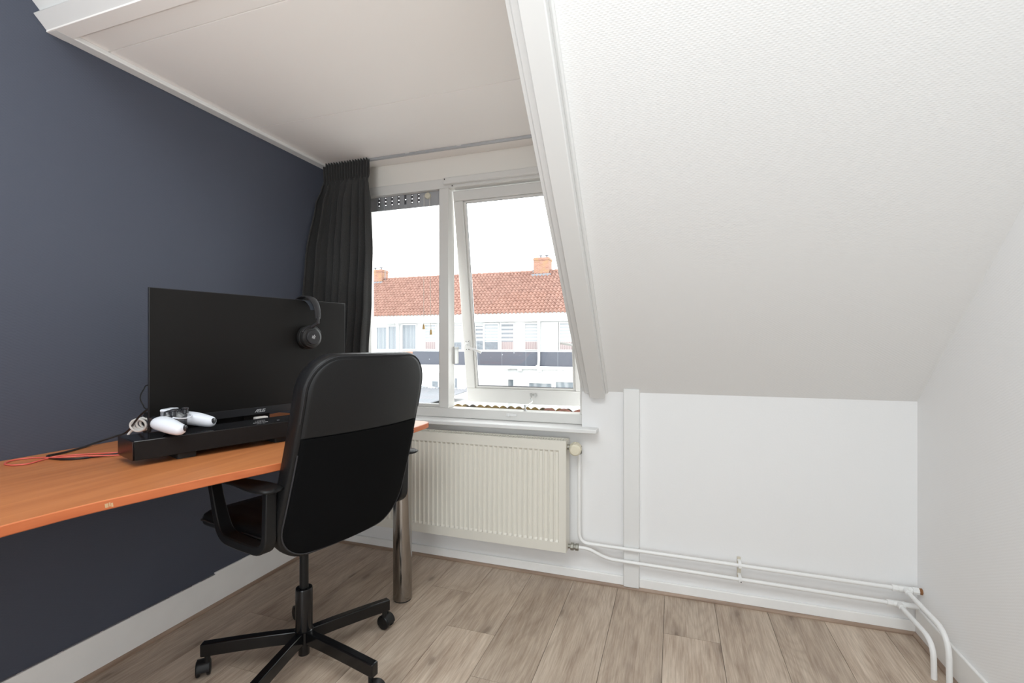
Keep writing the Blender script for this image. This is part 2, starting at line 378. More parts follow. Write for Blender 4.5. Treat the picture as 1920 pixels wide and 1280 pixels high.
struct(MB().box((XR, YREAR - .1, -.1), (XR + .1, YB + .15, ZTOP + .1)).build('wall_right', 'wallpaper_right', smooth=0))
struct(MB().box((XL, YREAR - .1, -.1), (XR, YREAR, ZTOP + .1)).build('wall_rear', 'wallpaper_back', smooth=0))
w = MB(); w.box((XL, YB, 0), (XR, YB + .1, 0.700)); w.box((-0.402, YB, 0.700), (XR, YB + .1, 0.95))
struct(w.build('wall_back', 'wallpaper_back', smooth=0))
struct(MB().box((XL, YW, 1.962), (-.36, YW + .12, ZC + .08)).build('wall_lintel', 'lintel', bevel=.002))
# flat ceiling behind the slope, over the camera
struct(MB().box((XL, YREAR, ZTOP), (XR, yTop + .05, ZTOP + .1)).build('ceiling_main', 'ceiling', smooth=0))
# dormer ceiling: three boards with fine open joints
cm = MB(); seams = [0.935, 1.073, 1.669, YW]
for a, b in zip(seams[:-1], seams[1:]): cm.box((XL, a + .0016, ZC), (-.36, b - .0016, ZC + .012))
cm.box((XL, .945, ZC + .010), (-.36, YW + .05, ZC + .08))
struct(cm.build('ceiling', 'ceiling', bevel=.0008, seg=1))
# the slope: main field right of the dormer, and the part above the dormer header
sl = MB()
p = [slp(2.30), slp(yTop), (yTop, ZTOP + .1), (2.30, slz(2.30) + .14)]
sl.prism(p, -.362, XR, 'x')
struct(sl.build('wall_slope', 'wallpaper_slope', smooth=0))
sl = MB(); a, b = slp(0.955, .055), slp(yTop - .0, .055)
sl.prism([a, b, (yTop - .04, ZTOP), (yTop + .05, ZTOP + .1), (1.0, slz(1.0) + .1), (1.0, slz(1.0))], XL, -.362, 'x')
struct(sl.build('wall_slope_upper', 'paint', smooth=0))
# dormer cheek on the right, a triangle standing on the slope
struct(MB().prism([(2.33, .76), (2.33, ZC + .05), (slp(1.0)[0], ZC + .05)], -.402, -.362, 'x').build('wall_cheek', 'paintframe', smooth=0))
# header board over the dormer opening
hb = MB(); c0, c1 = slp(0.985, .08), slp(0.950, .08)
hb.prism([slp(0.985, 0), c0, c1, slp(0.950, 0)], XL, -.34, 'x')
struct(hb.build('trim_1', 'paint', bevel=.002))
struct(MB().box((XL, .925, ZC - .0162), (-.36, .974, ZC + .002)).build('trim_2', 'ceiling', bevel=.001))
# ceiling strip along the blue wall
struct(MB().box((XL, .926, ZC - .0165), (XL + .043, YW, ZC)).build('trim_3', 'paint', bevel=.003))
# beam along the right edge of the dormer opening, with its stepped side strips
bm_ = MB(); y0, y1 = 2.2, .80
bm_.prism([slp(y0, -.01), slp(y0, .043), slp(y1, .043), slp(y1, -.01)], -.362, -.293, 'x')
struct(bm_.build('trim_4', 'paint', bevel=.004))
bm_ = MB(); bm_.prism([slp(y0, -.02), slp(y0, .016), slp(y1, .016), slp(y1, -.02)], -.390, -.3625, 'x')
struct(bm_.build('trim_5', 'paint', bevel=.006))
bm_ = MB(); bm_.prism([slp(y0, -.03), slp(y0, .004), slp(y1, .004), slp(y1, -.03)], -.403, -.3905, 'x')
struct(bm_.build('trim_6', 'paint', bevel=.002))
# caulk strip right of the beam
bm_ = MB(); bm_.prism([slp(y0 + .004, -.005), slp(y0 + .004, .008), slp(y1, .008), slp(y1, -.005)], -.297, -.280, 'x')
struct(bm_.build('trim_7', 'paint', bevel=.006))
# batten on the back wall
struct(MB().box((-.211, 2.176, .011), (-.1425, YB, .8965)).build('trim_8', 'paint', bevel=.003))
# baseboards and floor beads
bb = MB(); bb.box((XL, YREAR, 0), (XL + .010, YB, .128)); bb.box((XL, 1.49, .126), (XL + .010, YB, .137))
struct(bb.build('baseboard_left', 'base', bevel=.002))
rg = MB(); yy = -.2
while yy < 1.49:
    l = random.uniform(.03, .12); h = random.uniform(.0008, .0035); rg.box((XL - .001, yy, .127), (XL + .0065, yy + l, .128 + h)); yy += l + random.uniform(0, .05)
struct(rg.build('trim_9', 'rough_edge', smooth=0))
bb = MB(); bb.box((XL, YB - .011, 0), (-.211, YB, .050)); bb.box((-.1425, YB - .011, 0), (XR, YB, .050))
struct(bb.build('baseboard_back', 'base', bevel=.003))
struct(MB().box((XR - .011, YREAR, 0), (XR, YB - .011, .105)).build('baseboard_right', 'base', bevel=.003))
def bead_profile(): return [(0, 0), (.012, 0), (.012, .005), (.006, .011), (0, .012)]
struct(MB().prism([(XL + .010 + x, z) for x, z in bead_profile()], YREAR, YB - .011, 'y').build('trim_10', 'bead', smooth=0))
struct(MB().prism([(XR - .011 - x, z) for x, z in bead_profile()], YREAR, YB - .011, 'y').build('trim_11', 'bead', smooth=0))
struct(MB().prism([(YB - .011 - x, z) for x, z in bead_profile()], XL + .011, XR - .012, 'x').build('trim_12', 'bead_x', smooth=0))

# ------------------------------------------------------------------ window
WF, WBk = 2.245, 2.318                            # frame front and back
ZH, ZR = 1.915, 0.763                             # underside of head, top of bottom rail
MX0, MX1 = -1.168, -1.113                         # mullion
win = thing('window_1', None, None, (-1.1, WF, .72)); struct(win)
def wl(mb): mb.X = Matrix.Translation((1.1, -WF, -.72)); return mb
f = wl(MB())
f.box((-1.80, WF, ZH), (-.36, WBk, 1.966)); f.box((-1.80, WF, .715), (-.36, WBk, ZR))
f.box((MX0, WF, ZR), (MX1, WBk, ZH)); f.box((-1.80, WF, ZR), (-1.62, WBk, ZH)); f.box((-.420, WF, ZR), (-.36, WBk, ZH))
f.build('frame', 'paintframe', win, bevel=.003)
f = wl(MB())                                      # glazing beads of the fixed pane
for a, b in (((-1.62, 2.262, ZR), (MX0, 2.285, ZR + .016)), ((MX0 - .012, 2.266, ZR), (MX0, 2.285, 1.84))): f.box(a, b)
f.build('glazing_bead', 'paintframe', win, bevel=.003)
g = wl(MB()); g.box((-1.62, 2.287, ZR), (MX0, 2.291, 1.842)); g.build('fixed_pane', 'glass', win, smooth=0)
# cover strip above the opening half
f = wl(MB()); f.box((-1.135, 2.222, 1.928), (-.36, WF, 1.962)); cs = f.build('cover_strip', 'paintframe', win, bevel=.004)
for q in ((-1.124, 2.2215, 1.953), (-1.090, 2.2435, 1.9225)): f = wl(MB()); f.lathe([(.0035, 0), (.0035, .0015)], q, (0, -1, 0), 10); f.build('screw', 'screw', win)
# window sill
f = wl(MB()); f.prism([(-1.80, 2.13), (-.325, 2.13), (-.325, YB), (-.402, YB), (-.402, WF + .01), (-1.80, WF + .01)], .6945, .7135, 'z')
f.build('window_sill', 'paint', win, bevel=.004)
# vent grille above the fixed pane, with real through-holes in its slots
v = wl(MB()); vz0, vz1, vy0, vy1 = 1.840, ZH, 2.274, 2.281
slots = [onY(u, 370, 2.27).x for u in (709.5, 721.8, 734, 746.4, 759, 771.5, 784)]
xs = [-1.62] + [e for x in slots for e in (x - .007, x + .007)] + [MX0]
for i in range(0, len(xs), 2): v.box((xs[i], vy0, vz0), (xs[i + 1], vy1, vz1))
for x in slots: v.box((x - .007, vy0, vz0), (x + .007, vy1, 1.862))
vent = v.build('vent', 'vent', win, bevel=.001, seg=1)
v = wl(MB())
for k, x in enumerate(slots):
    gaps = (1.869, 1.889, 1.909) if k != 4 else (1.889,)
    z = 1.862
    for gz in gaps:
        v.box((x - .0035, vy0 + .002, z), (x + .0035, vy1 - .003, gz - .0022)); z = gz + .0022
    v.box((x - .0035, vy0 + .002, z), (x + .0035, vy1 - .003, vz1))
    v.box((x - .007, vy0 + .003, 1.862), (x - .0035, vy1 - .002, vz1)); v.box((x + .0035, vy0 + .003, 1.862), (x + .007, vy1 - .002, vz1))
v.build('vent_slot', 'vent_dark', vent, smooth=0).matrix_parent_inverse = Matrix()
kx, kz = onY(801, 366, 2.262).x, onY(801, 366, 2.262).z
v = wl(MB()); v.lathe([(.017, 0), (.017, .008), (.015, .012), (.006, .013)], (kx, vy0, kz), (0, -1, 0), 24)
v.build('vent_knob', 'knob', vent)
for u, vb in ((794.5, 612), (808, 622)):
    e = onY(u, vb, 2.258)
    v = wl(MB()); v.cyl((e.x, 2.258, e.z), (kx + (-.017 if u < 800 else .017), 2.258, kz), .0011, 8)
    c = v.build('pull_cord', 'cord', vent)
    v = wl(MB()); v.lathe([(.002, .012), (.0045, .009), (.0055, 0), (.0065, -.010), (.0065, -.014), (.003, -.015)], (e.x, 2.258, e.z), (0, 0, 1), 14)
    v.build('cord_bell', 'brass', vent)
# top-hung sash, pushed open at the bottom
sash = bpy.data.objects.new('sash', None); COL.objects.link(sash); sash.parent = win
SX0, SX1 = -1.104, -.432
sash.location = (1.1, 2.277 - WF, 1.905 - .72); sash.rotation_euler = (R(9.5), 0, 0)
SH = 1.150
f = MB()
f.box((SX0, 0, -.052), (SX1, .04, 0)); f.box((SX0, 0, -SH), (SX1, .04, -SH + .080))
f.box((SX0, 0, -SH + .08), (SX0 + .052, .04, -.052)); f.box((SX1 - .052, 0, -SH + .08), (SX1, .04, -.052))
f.build('sash_frame', 'paintframe', sash, bevel=.004)
f = MB(); x0, x1, z0, z1 = SX0 + .052, SX1 - .052, -SH + .08, -.052
for a, b in (((x0, .010, z0), (x0 + .013, .034, z1)), ((x1 - .013, .010, z0), (x1, .034, z1)), ((x0, .010, z1 - .013), (x1, .034, z1))): f.box(a, b)
f.box((x0, .008, z0), (x1, .034, z0 + .012)); f.build('sash_bead', 'paintframe', sash, bevel=.004)
f = MB(); zz = z0 + .0125
f.box((x0 + .013, .012, zz), (x1 - .013, .018, zz + .003)); f.box((x0 + .0128, .0195, z0 + .012), (x0 + .0150, .021, z1 - .013)); f.box((x0 + .013, .0195, z1 - .0155), (x1 - .013, .021, z1 - .0133))
f.build('seal', 'rough_edge', sash, smooth=0)
MB().box((x0 + .010, .021, z0 + .010), (x1 - .010, .025, z1 - .010)).build('pane', 'glass', sash, smooth=0)
for sgn, hx in ((1, SX0 + .026), (-1, SX1 - .026)):
    hz = -.825
    f = MB(); f.box((hx - .013, -.004, hz - .030), (hx + .013, 0, hz + .030)); f.lathe([(.009, 0), (.009, .024), (.007, .026)], (hx - .003 * sgn, 0, hz), (0, -1, 0), 16)
    d = Vector((.094, -.012, -.034)) if sgn > 0 else Vector((-.094, -.012, .018))
    a = Vector((hx - .003 * sgn, -.022, hz)); f.tube([a, a + d * .3, a + d], [.0075, .0068, .0075], 8)
    h = f.build('handle', 'paint', sash, bevel=.001)
    for sx in (-.007, .007):
        for sz in (-.022, .022): MB().lathe([(.0026, 0), (.0026, .0012)], (hx + sx, -.004, hz + sz), (0, -1, 0), 8).build('screw', 'screw', sash)
f = MB(); sx = -.71
f.box((sx - .020, -.006, -SH + .050), (sx + .020, 0, -SH + .060)); f.lathe([(.006, 0), (.006, .02)], (sx + .012, -.008, -SH + .044), (0, 0, 1), 10)
f.box((sx - .018, -.004, -SH + .040), (sx - .010, 0, -SH + .062)); f.build('stay_bracket', 'steel', sash)
f = wl(MB()); px, pz = -.700, ZR
f.lathe([(.009, 0), (.009, .006), (.004, .010), (.004, .022), (.007, .025), (.006, .032)], (px, 2.268, pz), (0, 0, 1), 12)
f.tube([(px, 2.268, pz + .016), (px + .01, 2.36, pz + .035), (px - .01, 2.40, pz + .05)], .003, 8); f.build('stay_pin', 'steel', win)
f = wl(MB()); f.box((-.79, WF - .006, .738), (-.735, WF, .752)); f.lathe([(.005, 0), (.005, .012)], (-.775, WF - .012, .738), (0, 0, 1), 10); f.build('catch_plate', 'paint', win, bevel=.001)
f = wl(MB()); f.box((MX1, 2.300, .992), (MX1 + .012, 2.345, 1.082)); f.build('strike_plate', 'steel', win, bevel=.001)

# ------------------------------------------------------------------ curtain and its track
tr = thing('curtain_track', 'slim grey aluminium curtain track under the dormer ceiling', 'curtain track', (-1.1, 2.135, ZC))
MB().box((-.70, -.007, -.012), (.735, .007, 0)).build('rail', 'track', tr, bevel=.001)
for u in (755, 869):
    x = onZ(u, 280, ZC).x + 1.1; MB().box((x - .012, -.010, -.004), (x + .012, .010, 0)).build('clip', 'paint', tr, bevel=.001)
def curtain():
    zt, zb = ZC - .006, 0.70
    tbl = [(zt, -1.805, -1.512, 2.120, .008), (zt - .10, -1.800, -1.512, 2.120, .011), (zt - .135, -1.803, -1.507, 2.118, .022), (1.84, -1.812, -1.492, 2.112, .045), (1.58, -1.815, -1.470, 2.095, .058), (1.33, -1.816, -1.468, 2.080, .062), (1.05, -1.816, -1.486, 2.076, .062), (zb, -1.816, -1.492, 2.075, .060)]
    def at(z):
        for (a, b) in zip(tbl[:-1], tbl[1:]):
            if a[0] >= z >= b[0]:
                t = (a[0] - z) / (a[0] - b[0]); t = t * t * (3 - 2 * t); return [a[i] + (b[i] - a[i]) * t for i in range(1, 5)]
        return list(tbl[-1][1:])
    rnd = random.Random(3); ph = [rnd.uniform(-.35, .35) for _ in range(40)]
    def fn(u, v):
        z = zt + (zb - zt) * v; xl, xr, yc, am = at(z)
        head = max(0, min(1, (z - (zt - .115)) / .03))
        n1, n2 = 7.5, 17
        w = math.sin(2 * math.pi * (n1 * u) + 1.1 * math.sin(5.1 * u + 1.2 + 1.5 * v) + ph[2]) * (0.75 + .25 * math.sin(9 * u + 2))
        w = math.copysign(abs(w) ** .75, w)
        w2 = math.sin(2 * math.pi * n2 * u + ph[int(n2 * u) % 40] * 1.2)
        y = yc - am * ((1 - head) * (w * .75 + .18 * math.sin(2 * math.pi * 2.2 * u + v)) + head * w2 * .8)
        lean = -.055 * (1 - u) ** 2 * min(1, max(0, (zt - .12 - z) / .4))       # the wall side swells into the room
        x = xl + (xr - xl) * u + (1 - head) * .012 * math.cos(2 * math.pi * n1 * u + 1)
        x = max(x, XL + .012)
        zz = z + (.006 * math.sin(2 * math.pi * n2 * u) if v < 1e-6 else 0)
        return (x + 1.66, y + lean - 2.1, zz - .70)
    return MB().grid(fn, 260, 90)
cu = thing('curtain', 'dark charcoal pleated curtain drawn aside against the blue wall', 'curtain', (-1.66, 2.1, .70))
curtain().build('drape', 'curtain', cu, smooth=180, solid=.003)
for k in range(9): MB().tube([(-.14 + k * .034, .02, 1.362), (-.14 + k * .034, .035, 1.372), (-.14 + k * .034, .035, 1.368)], .0015, 6).build('hook', 'track', cu)

# ------------------------------------------------------------------ radiator with valve
RX0, RX1, RZ0, RZ1, RF = -1.657, -.457, .157, .661, 2.100
rad = thing('radiator', 'cream ribbed panel radiator with thermostat knob under the window', 'radiator', (RX0, YB, RZ0))
def rl(): m = MB(); m.X = Matrix.Translation((-RX0, -YB, -RZ0)); return m
pitch, x0 = .0248, RX0 + .030
xs = [RX0 + .0005]
k = 0
while x0 + (k + 1) * pitch < RX1 - .020:
    b = x0 + k * pitch; xs += [b + .002, b + .0055, b + .0185, b + .022]; k += 1
xs.append(RX1 - .0005)
def prof(i): return 0 if i in (0, len(xs) - 1) else (.007 if (i - 1) % 4 in (1, 2) else 0)
zs = [RZ0 + .001, RZ0 + .044, RZ0 + .053, RZ1 - .053, RZ1 - .044, RZ1 - .001]; zm = [0, 0, 1, 1, 0, 0]
m = rl(); vs = [(x, RF + prof(i) * zm[j], z) for j, z in enumerate(zs) for i, x in enumerate(xs)]; n = len(xs)
m._add(vs, [(j * n + i, j * n + i + 1, (j + 1) * n + i + 1, (j + 1) * n + i) for j in range(len(zs) - 1) for i in range(n - 1)])
m.build('front_panel', 'radiator', rad, smooth=25)
m = rl(); m.box((RX0, RF + .0008, RZ0), (RX1, RF + .004, RZ0 + .005)); m.box((RX0, RF + .010, RZ0), (RX1, 2.172, RZ1 - .004)); m.box((RX0 - .001, RF + .0008, RZ0), (RX0 + .001, 2.175, RZ1)); m.box((RX1 - .001, RF + .0008, RZ0), (RX1 + .001, 2.175, RZ1))
m.build('body', 'radiator', rad, bevel=.001)
m = rl(); m.box((RX0, RF + .0008, RZ1 - .006), (RX1, RF + .014, RZ1)); m.box((RX0, 2.160, RZ1 - .006), (RX1, 2.175, RZ1))
x = RX0 + .012
while x < RX1 - .01:
    m.box((x, RF + .014, RZ1 - .005), (x + .007, 2.160, RZ1 - .001)); x += .0135
m.build('top_grille', 'radiator', rad, smooth=0)
rl_d = rl(); rl_d.box((RX0 + .005, RF + .012, RZ1 - .012), (RX1 - .005, 2.165, RZ1 - .0065)); rl_d.build('grille_shade_sheet', 'rad_dark', rad, smooth=0)  # dark sheet below the bars, paints the shade inside the grille
m = rl(); VX, VY, VZ = -.428, 2.135, .628
m.lathe([(.012, 0), (.012, .03)], (RX1, VY, VZ), (1, 0, 0), 16); m.lathe([(.013, -.03), (.013, .004)], (-.4085, 2.165, VZ - .002), (0, 0, 1), 14)
m.lathe([(.009, 0), (.013, .006), (.013, .014)], (-.4085, 2.165, VZ - .035), (0, 0, 1), 14); m.build('valve_body', 'nickel', rad)
m = rl(); ax = Vector((.12, -.96, -.06)).normalized(); o_ = Vector((-.420, 2.142, VZ)); rings = []; nn = 48
for r, h, flute in ((.021, 0, 0), (.0285, .010, 1), (.0285, .040, 1), (.0262, .050, 1), (.020, .056, 0), (.001, .057, 0)):
    q = Vector((0, 0, 1)).rotation_difference(ax)
    rings.append([o_ + q @ Vector(((r - (.0016 if flute and k % 2 else 0)) * math.cos(2 * math.pi * k / nn), (r - (.0016 if flute and k % 2 else 0)) * math.sin(2 * math.pi * k / nn), h)) for k in range(nn)])
m.loops(rings); m.build('thermostat_knob', 'valve', rad, smooth=30)
m = rl(); a = Vector((RX1, 2.150, .1705))
m.lathe([(.011, 0), (.011, .012), (.018, .013), (.018, .026), (.013, .027), (.013, .034), (.017, .035), (.017, .048), (.011, .050)], a, (1, 0, 0), 8); m.build('lower_valve', 'nickel', rad, bevel=.001)

# ------------------------------------------------------------------ heating pipes
PR = .0078
pu = thing('heating_pipe', 'upper white heating pipe dropping from the thermostat knob', 'pipe', (-.4085, 2.165, .18))
def pl(o): m = MB(); m.X = Matrix.Translation(-Vector(o.location)); return m
P1 = fillet([(-.4085, 2.165, .595), (-.4085, 2.165, .187), (.835, 2.165, .176)], .045)
m = pl(pu); m.tube(P1, PR, 14); m.build('wall_run', 'pipe', pu)
m = pl(pu); P2 = fillet([(.826, 2.160, .1755), (.836, 1.89, .168), (.8365, 1.885, -.002)], .075); m.tube(P2, .0086, 14); m.build('floor_drop', 'pipe', pu)
m = pl(pu); m.cyl((.785, 2.165, .1765), (.803, 2.165, .1763), .0125, 8); m.cyl((.803, 2.165, .1763), (.848, 2.165, .176), .0115, 12); m.cyl((.848, 2.165, .176), (.868, 2.165, .176), .0135, 8); m.cyl((.826, 2.165, .176), (.827, 2.135, .1755), .0115, 12); m.build('tee_fitting', 'pipe', pu, bevel=.001)
m = pl(pu); m.lathe([(.0105, 0), (.0105, .005), (.012, .006), (.012, .010)], (.868, 2.165, .176), (1, 0, 0), 8); m.build('end_cap', 'rust', pu)
plo = thing('heating_pipe', 'lower white heating pipe bending down from the radiator valve', 'pipe', (-.40, 2.165, .12))
P3 = fillet([(-.409, 2.150, .1705), (-.362, 2.152, .1695), (-.285, 2.163, .131), (.815, 2.163, .1185)], .04)
m = pl(plo); m.tube(P3, PR, 14); m.build('wall_run', 'pipe', plo)
m = pl(plo); P4 = fillet([(.806, 2.158, .1185), (.811, 1.925, .118), (.8115, 1.921, -.002)], .07); m.tube(P4, .0086, 14); m.build('floor_drop', 'pipe', plo)
m = pl(plo); m.cyl((.768, 2.163, .119), (.787, 2.163, .1188), .0125, 8); m.cyl((.787, 2.163, .1188), (.826, 2.163, .1185), .0115, 12); m.cyl((.806, 2.163, .1185), (.807, 2.133, .1185), .0115, 12); m.cyl((.826, 2.163, .1185), (.866, 2.163, .1185), .0105, 12); m.build('tee_fitting', 'pipe', plo, bevel=.001)
cl = thing('pipe_clamp', 'stained white clamp holding both heating pipes to the back wall', 'pipe clamp', (.262, YB, .15))
MB().box((-.007, -.006, -.045), (.007, 0, .055)).build('back_plate', 'clampdirt', cl, bevel=.002)
for z, nm in ((.0315, 1), (-.0255, 2)):
    MB().tube([(0, -.004, z + .012), (0, -.030, z + .0115), (0, -.046, z + .004), (0, -.046, z - .006), (0, -.03, z - .012), (0, -.004, z - .0125)], 1, shape=[(.002, .006), (-.0008, .006), (-.0008, -.006), (.002, -.006)]).build('saddle', 'pipe', cl, bevel=.0005)
MB().lathe([(.0025, 0), (.0025, .002)], (.003, -.047, -.031), (0, -1, 0), 8).build('screw', 'screw', cl)

# ------------------------------------------------------------------ desk
DZ, DT = .763, .0225
desk = thing('desk', 'cherry wood desk with a wavy front edge and a fat chrome leg', 'desk', (-1.105, 1.787, 0))
front = [onZ(u, v, DZ) for u, v in ((-260, 1062), (-120, 1019), (0, 986), (70, 968), (136, 951.5), (204, 935.8), (272, 920.7), (330, 908), (390, 895), (450, 882.5), (516.5, 869))]
fp = [(q.x, q.y) for q in front] + [(-1.020, 1.20), (-.997, 1.40), (-.987, 1.60), (-.986, 1.72)]
fp = [(q.x, q.y) for q in bez([(x, y, 0) for x, y in fp], 5)]
corner = [(-.988, 1.785), (-.994, 1.815), (-1.008, 1.832), (-1.030, 1.838)]
outline = [(XL + .002, 1.838), (XL + .002, -.35), (fp[0][0], -.35)] + fp + corner
m = MB(); m.X = Matrix.Translation((1.105, -1.787, 0)); m.prism(outline, DZ - DT, DZ, 'z')
top = m.build('tabletop', 'desk', desk, bevel=.0025, seg=2); top.data.materials.append(M['desk_edge'])
for p in top.data.polygons:
    if abs(p.normal.z) < .5: p.material_index = 1
qa, qb = onZ(196, 937.6, DZ), onZ(206, 935.3, DZ); ed = (qb - qa).normalized(); en = Vector((ed.y, -ed.x, 0))
for k, (t0, t1, z0_, z1_) in enumerate(((0, .006, .008, .017), (.0068, .010, .007, .016), (.0108, .0145, .009, .018))):
    m = MB(); m.X = Matrix.Translation((1.105, -1.787, 0)); m.loops([[qa + ed * t + en * e + Vector((0, 0, -z)) for t, z in ((t0, z0_), (t1, z0_), (t1 + .001, z1_), (t0 + .0012, z1_))] for e in (-.002, .0005)])
    m.build('chip', 'desk_chip', top, smooth=0)
MB().lathe([(.036, 0), (.036, .003), (.040, .006), (.040, DZ - DT - .003), (.050, DZ - DT - .002), (.050, DZ - DT)], (0, 0, 0), n=40).build('leg', 'chrome', desk)
MB().lathe([(.037, 0), (.037, .0035)], n=30).build('foot_pad', 'foot', desk)
m = MB(); m.box((-.70, -1.75, DZ - DT - .04), (-.68, .03, DZ - DT)); m.build('wall_bracket', 'blackmatte', desk, bevel=.002)

# ------------------------------------------------------------------ office chair
CHX, CHY, CHA = -1.189, 1.302, R(167.5)
ch = thing('office_chair', 'black office chair with armrests and castors pulled up to the desk', 'office chair', (CHX, CHY, 0), CHA)
LO = -.03                                        # the seat sits a little off the column (local y = chair's left)
def cl_(): m = MB(); return m
# base: hub, five arms, castors
MB().lathe([(.015, .045), (.018, .047), (.018, .085), (.027, .088), (.027, .128), (.030, .130), (.0275, .132), (.0275, .268), (.026, .272), (.016, .273)], n=28).build('column_sleeve', 'blackmetal', ch)
MB().lathe([(.0145, .26), (.0145, .455), (.03, .456), (.03, .475)], n=24).build('gas_lift', 'blackplastic', ch)
for k in range(5):
    a = R(63.3 + 72 * k) - CHA; d = Vector((math.cos(a), math.sin(a), 0)); s_ = Vector((-d.y, d.x, 0))
    m = MB(); rings = []
    for r, zt, zb, hw in ((.018, .130, .088, .013), (.10, .1275, .086, .0135), (.20, .122, .080, .0135), (.321, .113, .071, .0135)):
        c = d * r; rings.append([c + s_ * hw + Vector((0, 0, zb)), c + s_ * hw + Vector((0, 0, zt)), c - s_ * hw + Vector((0, 0, zt)), c - s_ * hw + Vector((0, 0, zb))])
    m.loops(rings); arm = m.build('base_arm', 'blackmetal', ch, bevel=.004, seg=3)
    # castor turned to its own side
    th = a + R((20, 105, 200, 60, 300)[k]); w_ = Vector((math.cos(th), math.sin(th), 0)); rr = Vector((-w_.y, w_.x, 0))
    st = d * .303; c = st + d * .013 + rr * (.006, -.006, .006, -.004, .004)[k] + Vector((0, 0, .0262))
    hood = [c + rr * (.0285 * math.cos(R(-32 + 215 * t / 14))) + Vector((0, 0, .0285 * math.sin(R(-32 + 215 * t / 14)))) for t in range(15)]
    inner = [c + (p - c) * .88 for p in reversed(hood)]
    m = MB(); m.loops([[p - w_ * .0185 for p in hood + inner], [p - w_ * .0165 for p in hood + inner], [p + w_ * .0165 for p in hood + inner], [p + w_ * .0185 for p in hood + inner]])
    m.cyl(st + Vector((0, 0, .045)), st + Vector((0, 0, .080)), .0085, 12); m.cyl(c - w_ * .019, c + w_ * .019, .008, 12)
    cas = m.build('castor', 'blackplastic', ch, bevel=.001)
    for sg in (-1, 1):
        q = c + w_ * (.0085 * sg)
        MB().lathe([(.010, 0), (.021, .0003), (.0240, .002), (.0247, .004), (.0247, .0095), (.0225, .0125), (.017, .0135), (.006, .012)], q, w_ * sg, 26).build('wheel', 'blackplastic', cas)
# seat
def pad(name, mat, rings_fn, outline, layers, parent, **kw):
    m = MB(); m.loops([[rings_fn(y, h, dd, ins) for y, h in outline(ins)] for dd, ins in layers]); return m.build(name, mat, parent, **kw)
so = lambda ins: rrect(.435 - 2 * ins, .45 - 2 * ins, max(.01, .060 - ins), 8, cx=.0955, cy=LO)
def seat_pt(x, y, dd, ins):
    fr = max(0, (x - .15) / .16); return (x, y, .545 - dd - .020 * fr * fr + .006 * ((y - LO) / .23) ** 2)
m = MB(); m.loops([[seat_pt(x, y, dd, ins) for x, y in so(ins)] for dd, ins in ((.0, .10), (0, .05), (.003, .022), (.012, .006), (.028, 0), (.044, .004), (.055, .016), (.060, .04))])
seat = m.build('seat', 'leather', ch, smooth=60)
m = MB(); m.tube([seat_pt(x, y, .030, 0) for x, y in so(-.0015)], .0028, 8, closed=True); m.build('seat_piping', 'piping', seat)
MB().box((-.10, LO - .09, .468), (.10, LO + .09, .486)).build('seat_plate', 'blackmatte', ch, bevel=.003)
m = MB(); m.tube([(.03, LO - .05, .462), (.05, LO - .18, .458), (.05, LO - .215, .455)], .006, 8); m.build('height_lever', 'blackplastic', ch)
# backrest: padded slab, curved and leaning back
BW, B0, B1 = .495, .457, 1.070
def bo(ins):
    o = []
    for y, h in rrect(BW - 2 * ins, (B1 - B0) - 2 * ins, [max(.012, .105 - ins), max(.012, .105 - ins), max(.012, .115 - ins), max(.012, .115 - ins)], 12, 0, (B0 + B1) / 2):
        t = (h - B0) / (B1 - B0); o.append((y * (1.0 - .10 * max(0, t - .35) ** 1.5 - .06 * max(0, .3 - t)), h))
    # densify the straight sides so that the curvature shows
    out = []
    for i in range(len(o)):
        a, b = Vector(o[i]), Vector(o[(i + 1) % len(o)]); n_ = max(1, int((b - a).length / .04)); out += [tuple(a.lerp(b, k / n_)) for k in range(n_)]
    return out
def back_pt(y, h, dd, ins=0):
    """dd = depth forward of the rear face"""
    t = (h - B0) / (B1 - B0)
    xr = -.178 - .165 * t - .012 * math.sin(math.pi * t) + .03 * max(0, t - .8)
    return (xr + dd + .030 * (y / .25) ** 2, y + LO, h + dd * .10)
def back_face(out, dd, rows):
    pass
m = MB(); layers = [(.004, .045), (.001, .016), (.002, .006), (.008, .0012), (.026, 0), (.044, .002), (.058, .010), (.066, .030), (.069, .07)]
m.loops([[back_pt(y, h, dd) for y, h in bo(ins)] for dd, ins in layers], caps=False)
# rear and front skins as grids fitted inside the rim outline
def skin(m, ins, dd, hmin=None, hmax=None, bulge=0.0, nu=28, nv=30):
    half = {}
    o = bo(ins); lo = min(h for _, h in o); hi = max(h for _, h in o)
    h0 = lo if hmin is None else max(lo, hmin); h1 = hi if hmax is None else min(hi, hmax)
    def width(h):
        best = 0
        for i in range(len(o)):
            (ya, ha), (yb, hb) = o[i], o[(i + 1) % len(o)]
            if (ha - h) * (hb - h) <= 0 and abs(ha - hb) > 1e-9:
                t = (h - ha) / (hb - ha); best = max(best, abs(ya + (yb - ya) * t))
        return max(best, .002)
    def fn(u, v):
        h = h0 + (h1 - h0) * (0.5 - 0.5 * math.cos(math.pi * v)); h = min(max(h, lo + 1e-5), hi - 1e-5); y = width(h) * (2 * u - 1)
        return back_pt(y, h, dd - bulge * (1 - (2 * u - 1) ** 2))
    m.grid(fn, nu, nv)
skin(m, .045, .004, bulge=.004); skin(m, .07, .069)
HS = .835                                        # seam between leather and fabric
back = m.build('backrest', 'leather', ch, smooth=50)
m = MB(); skin(m, .013, -.0006, HS + .002, None, .004); m.build('leather_panel', 'leather_back', back, smooth=60, solid=.002)
m = MB(); skin(m, .014, -.0014, None, HS - .002, .004); m.build('fabric_panel', 'chairfabric', back, smooth=60, solid=.002)
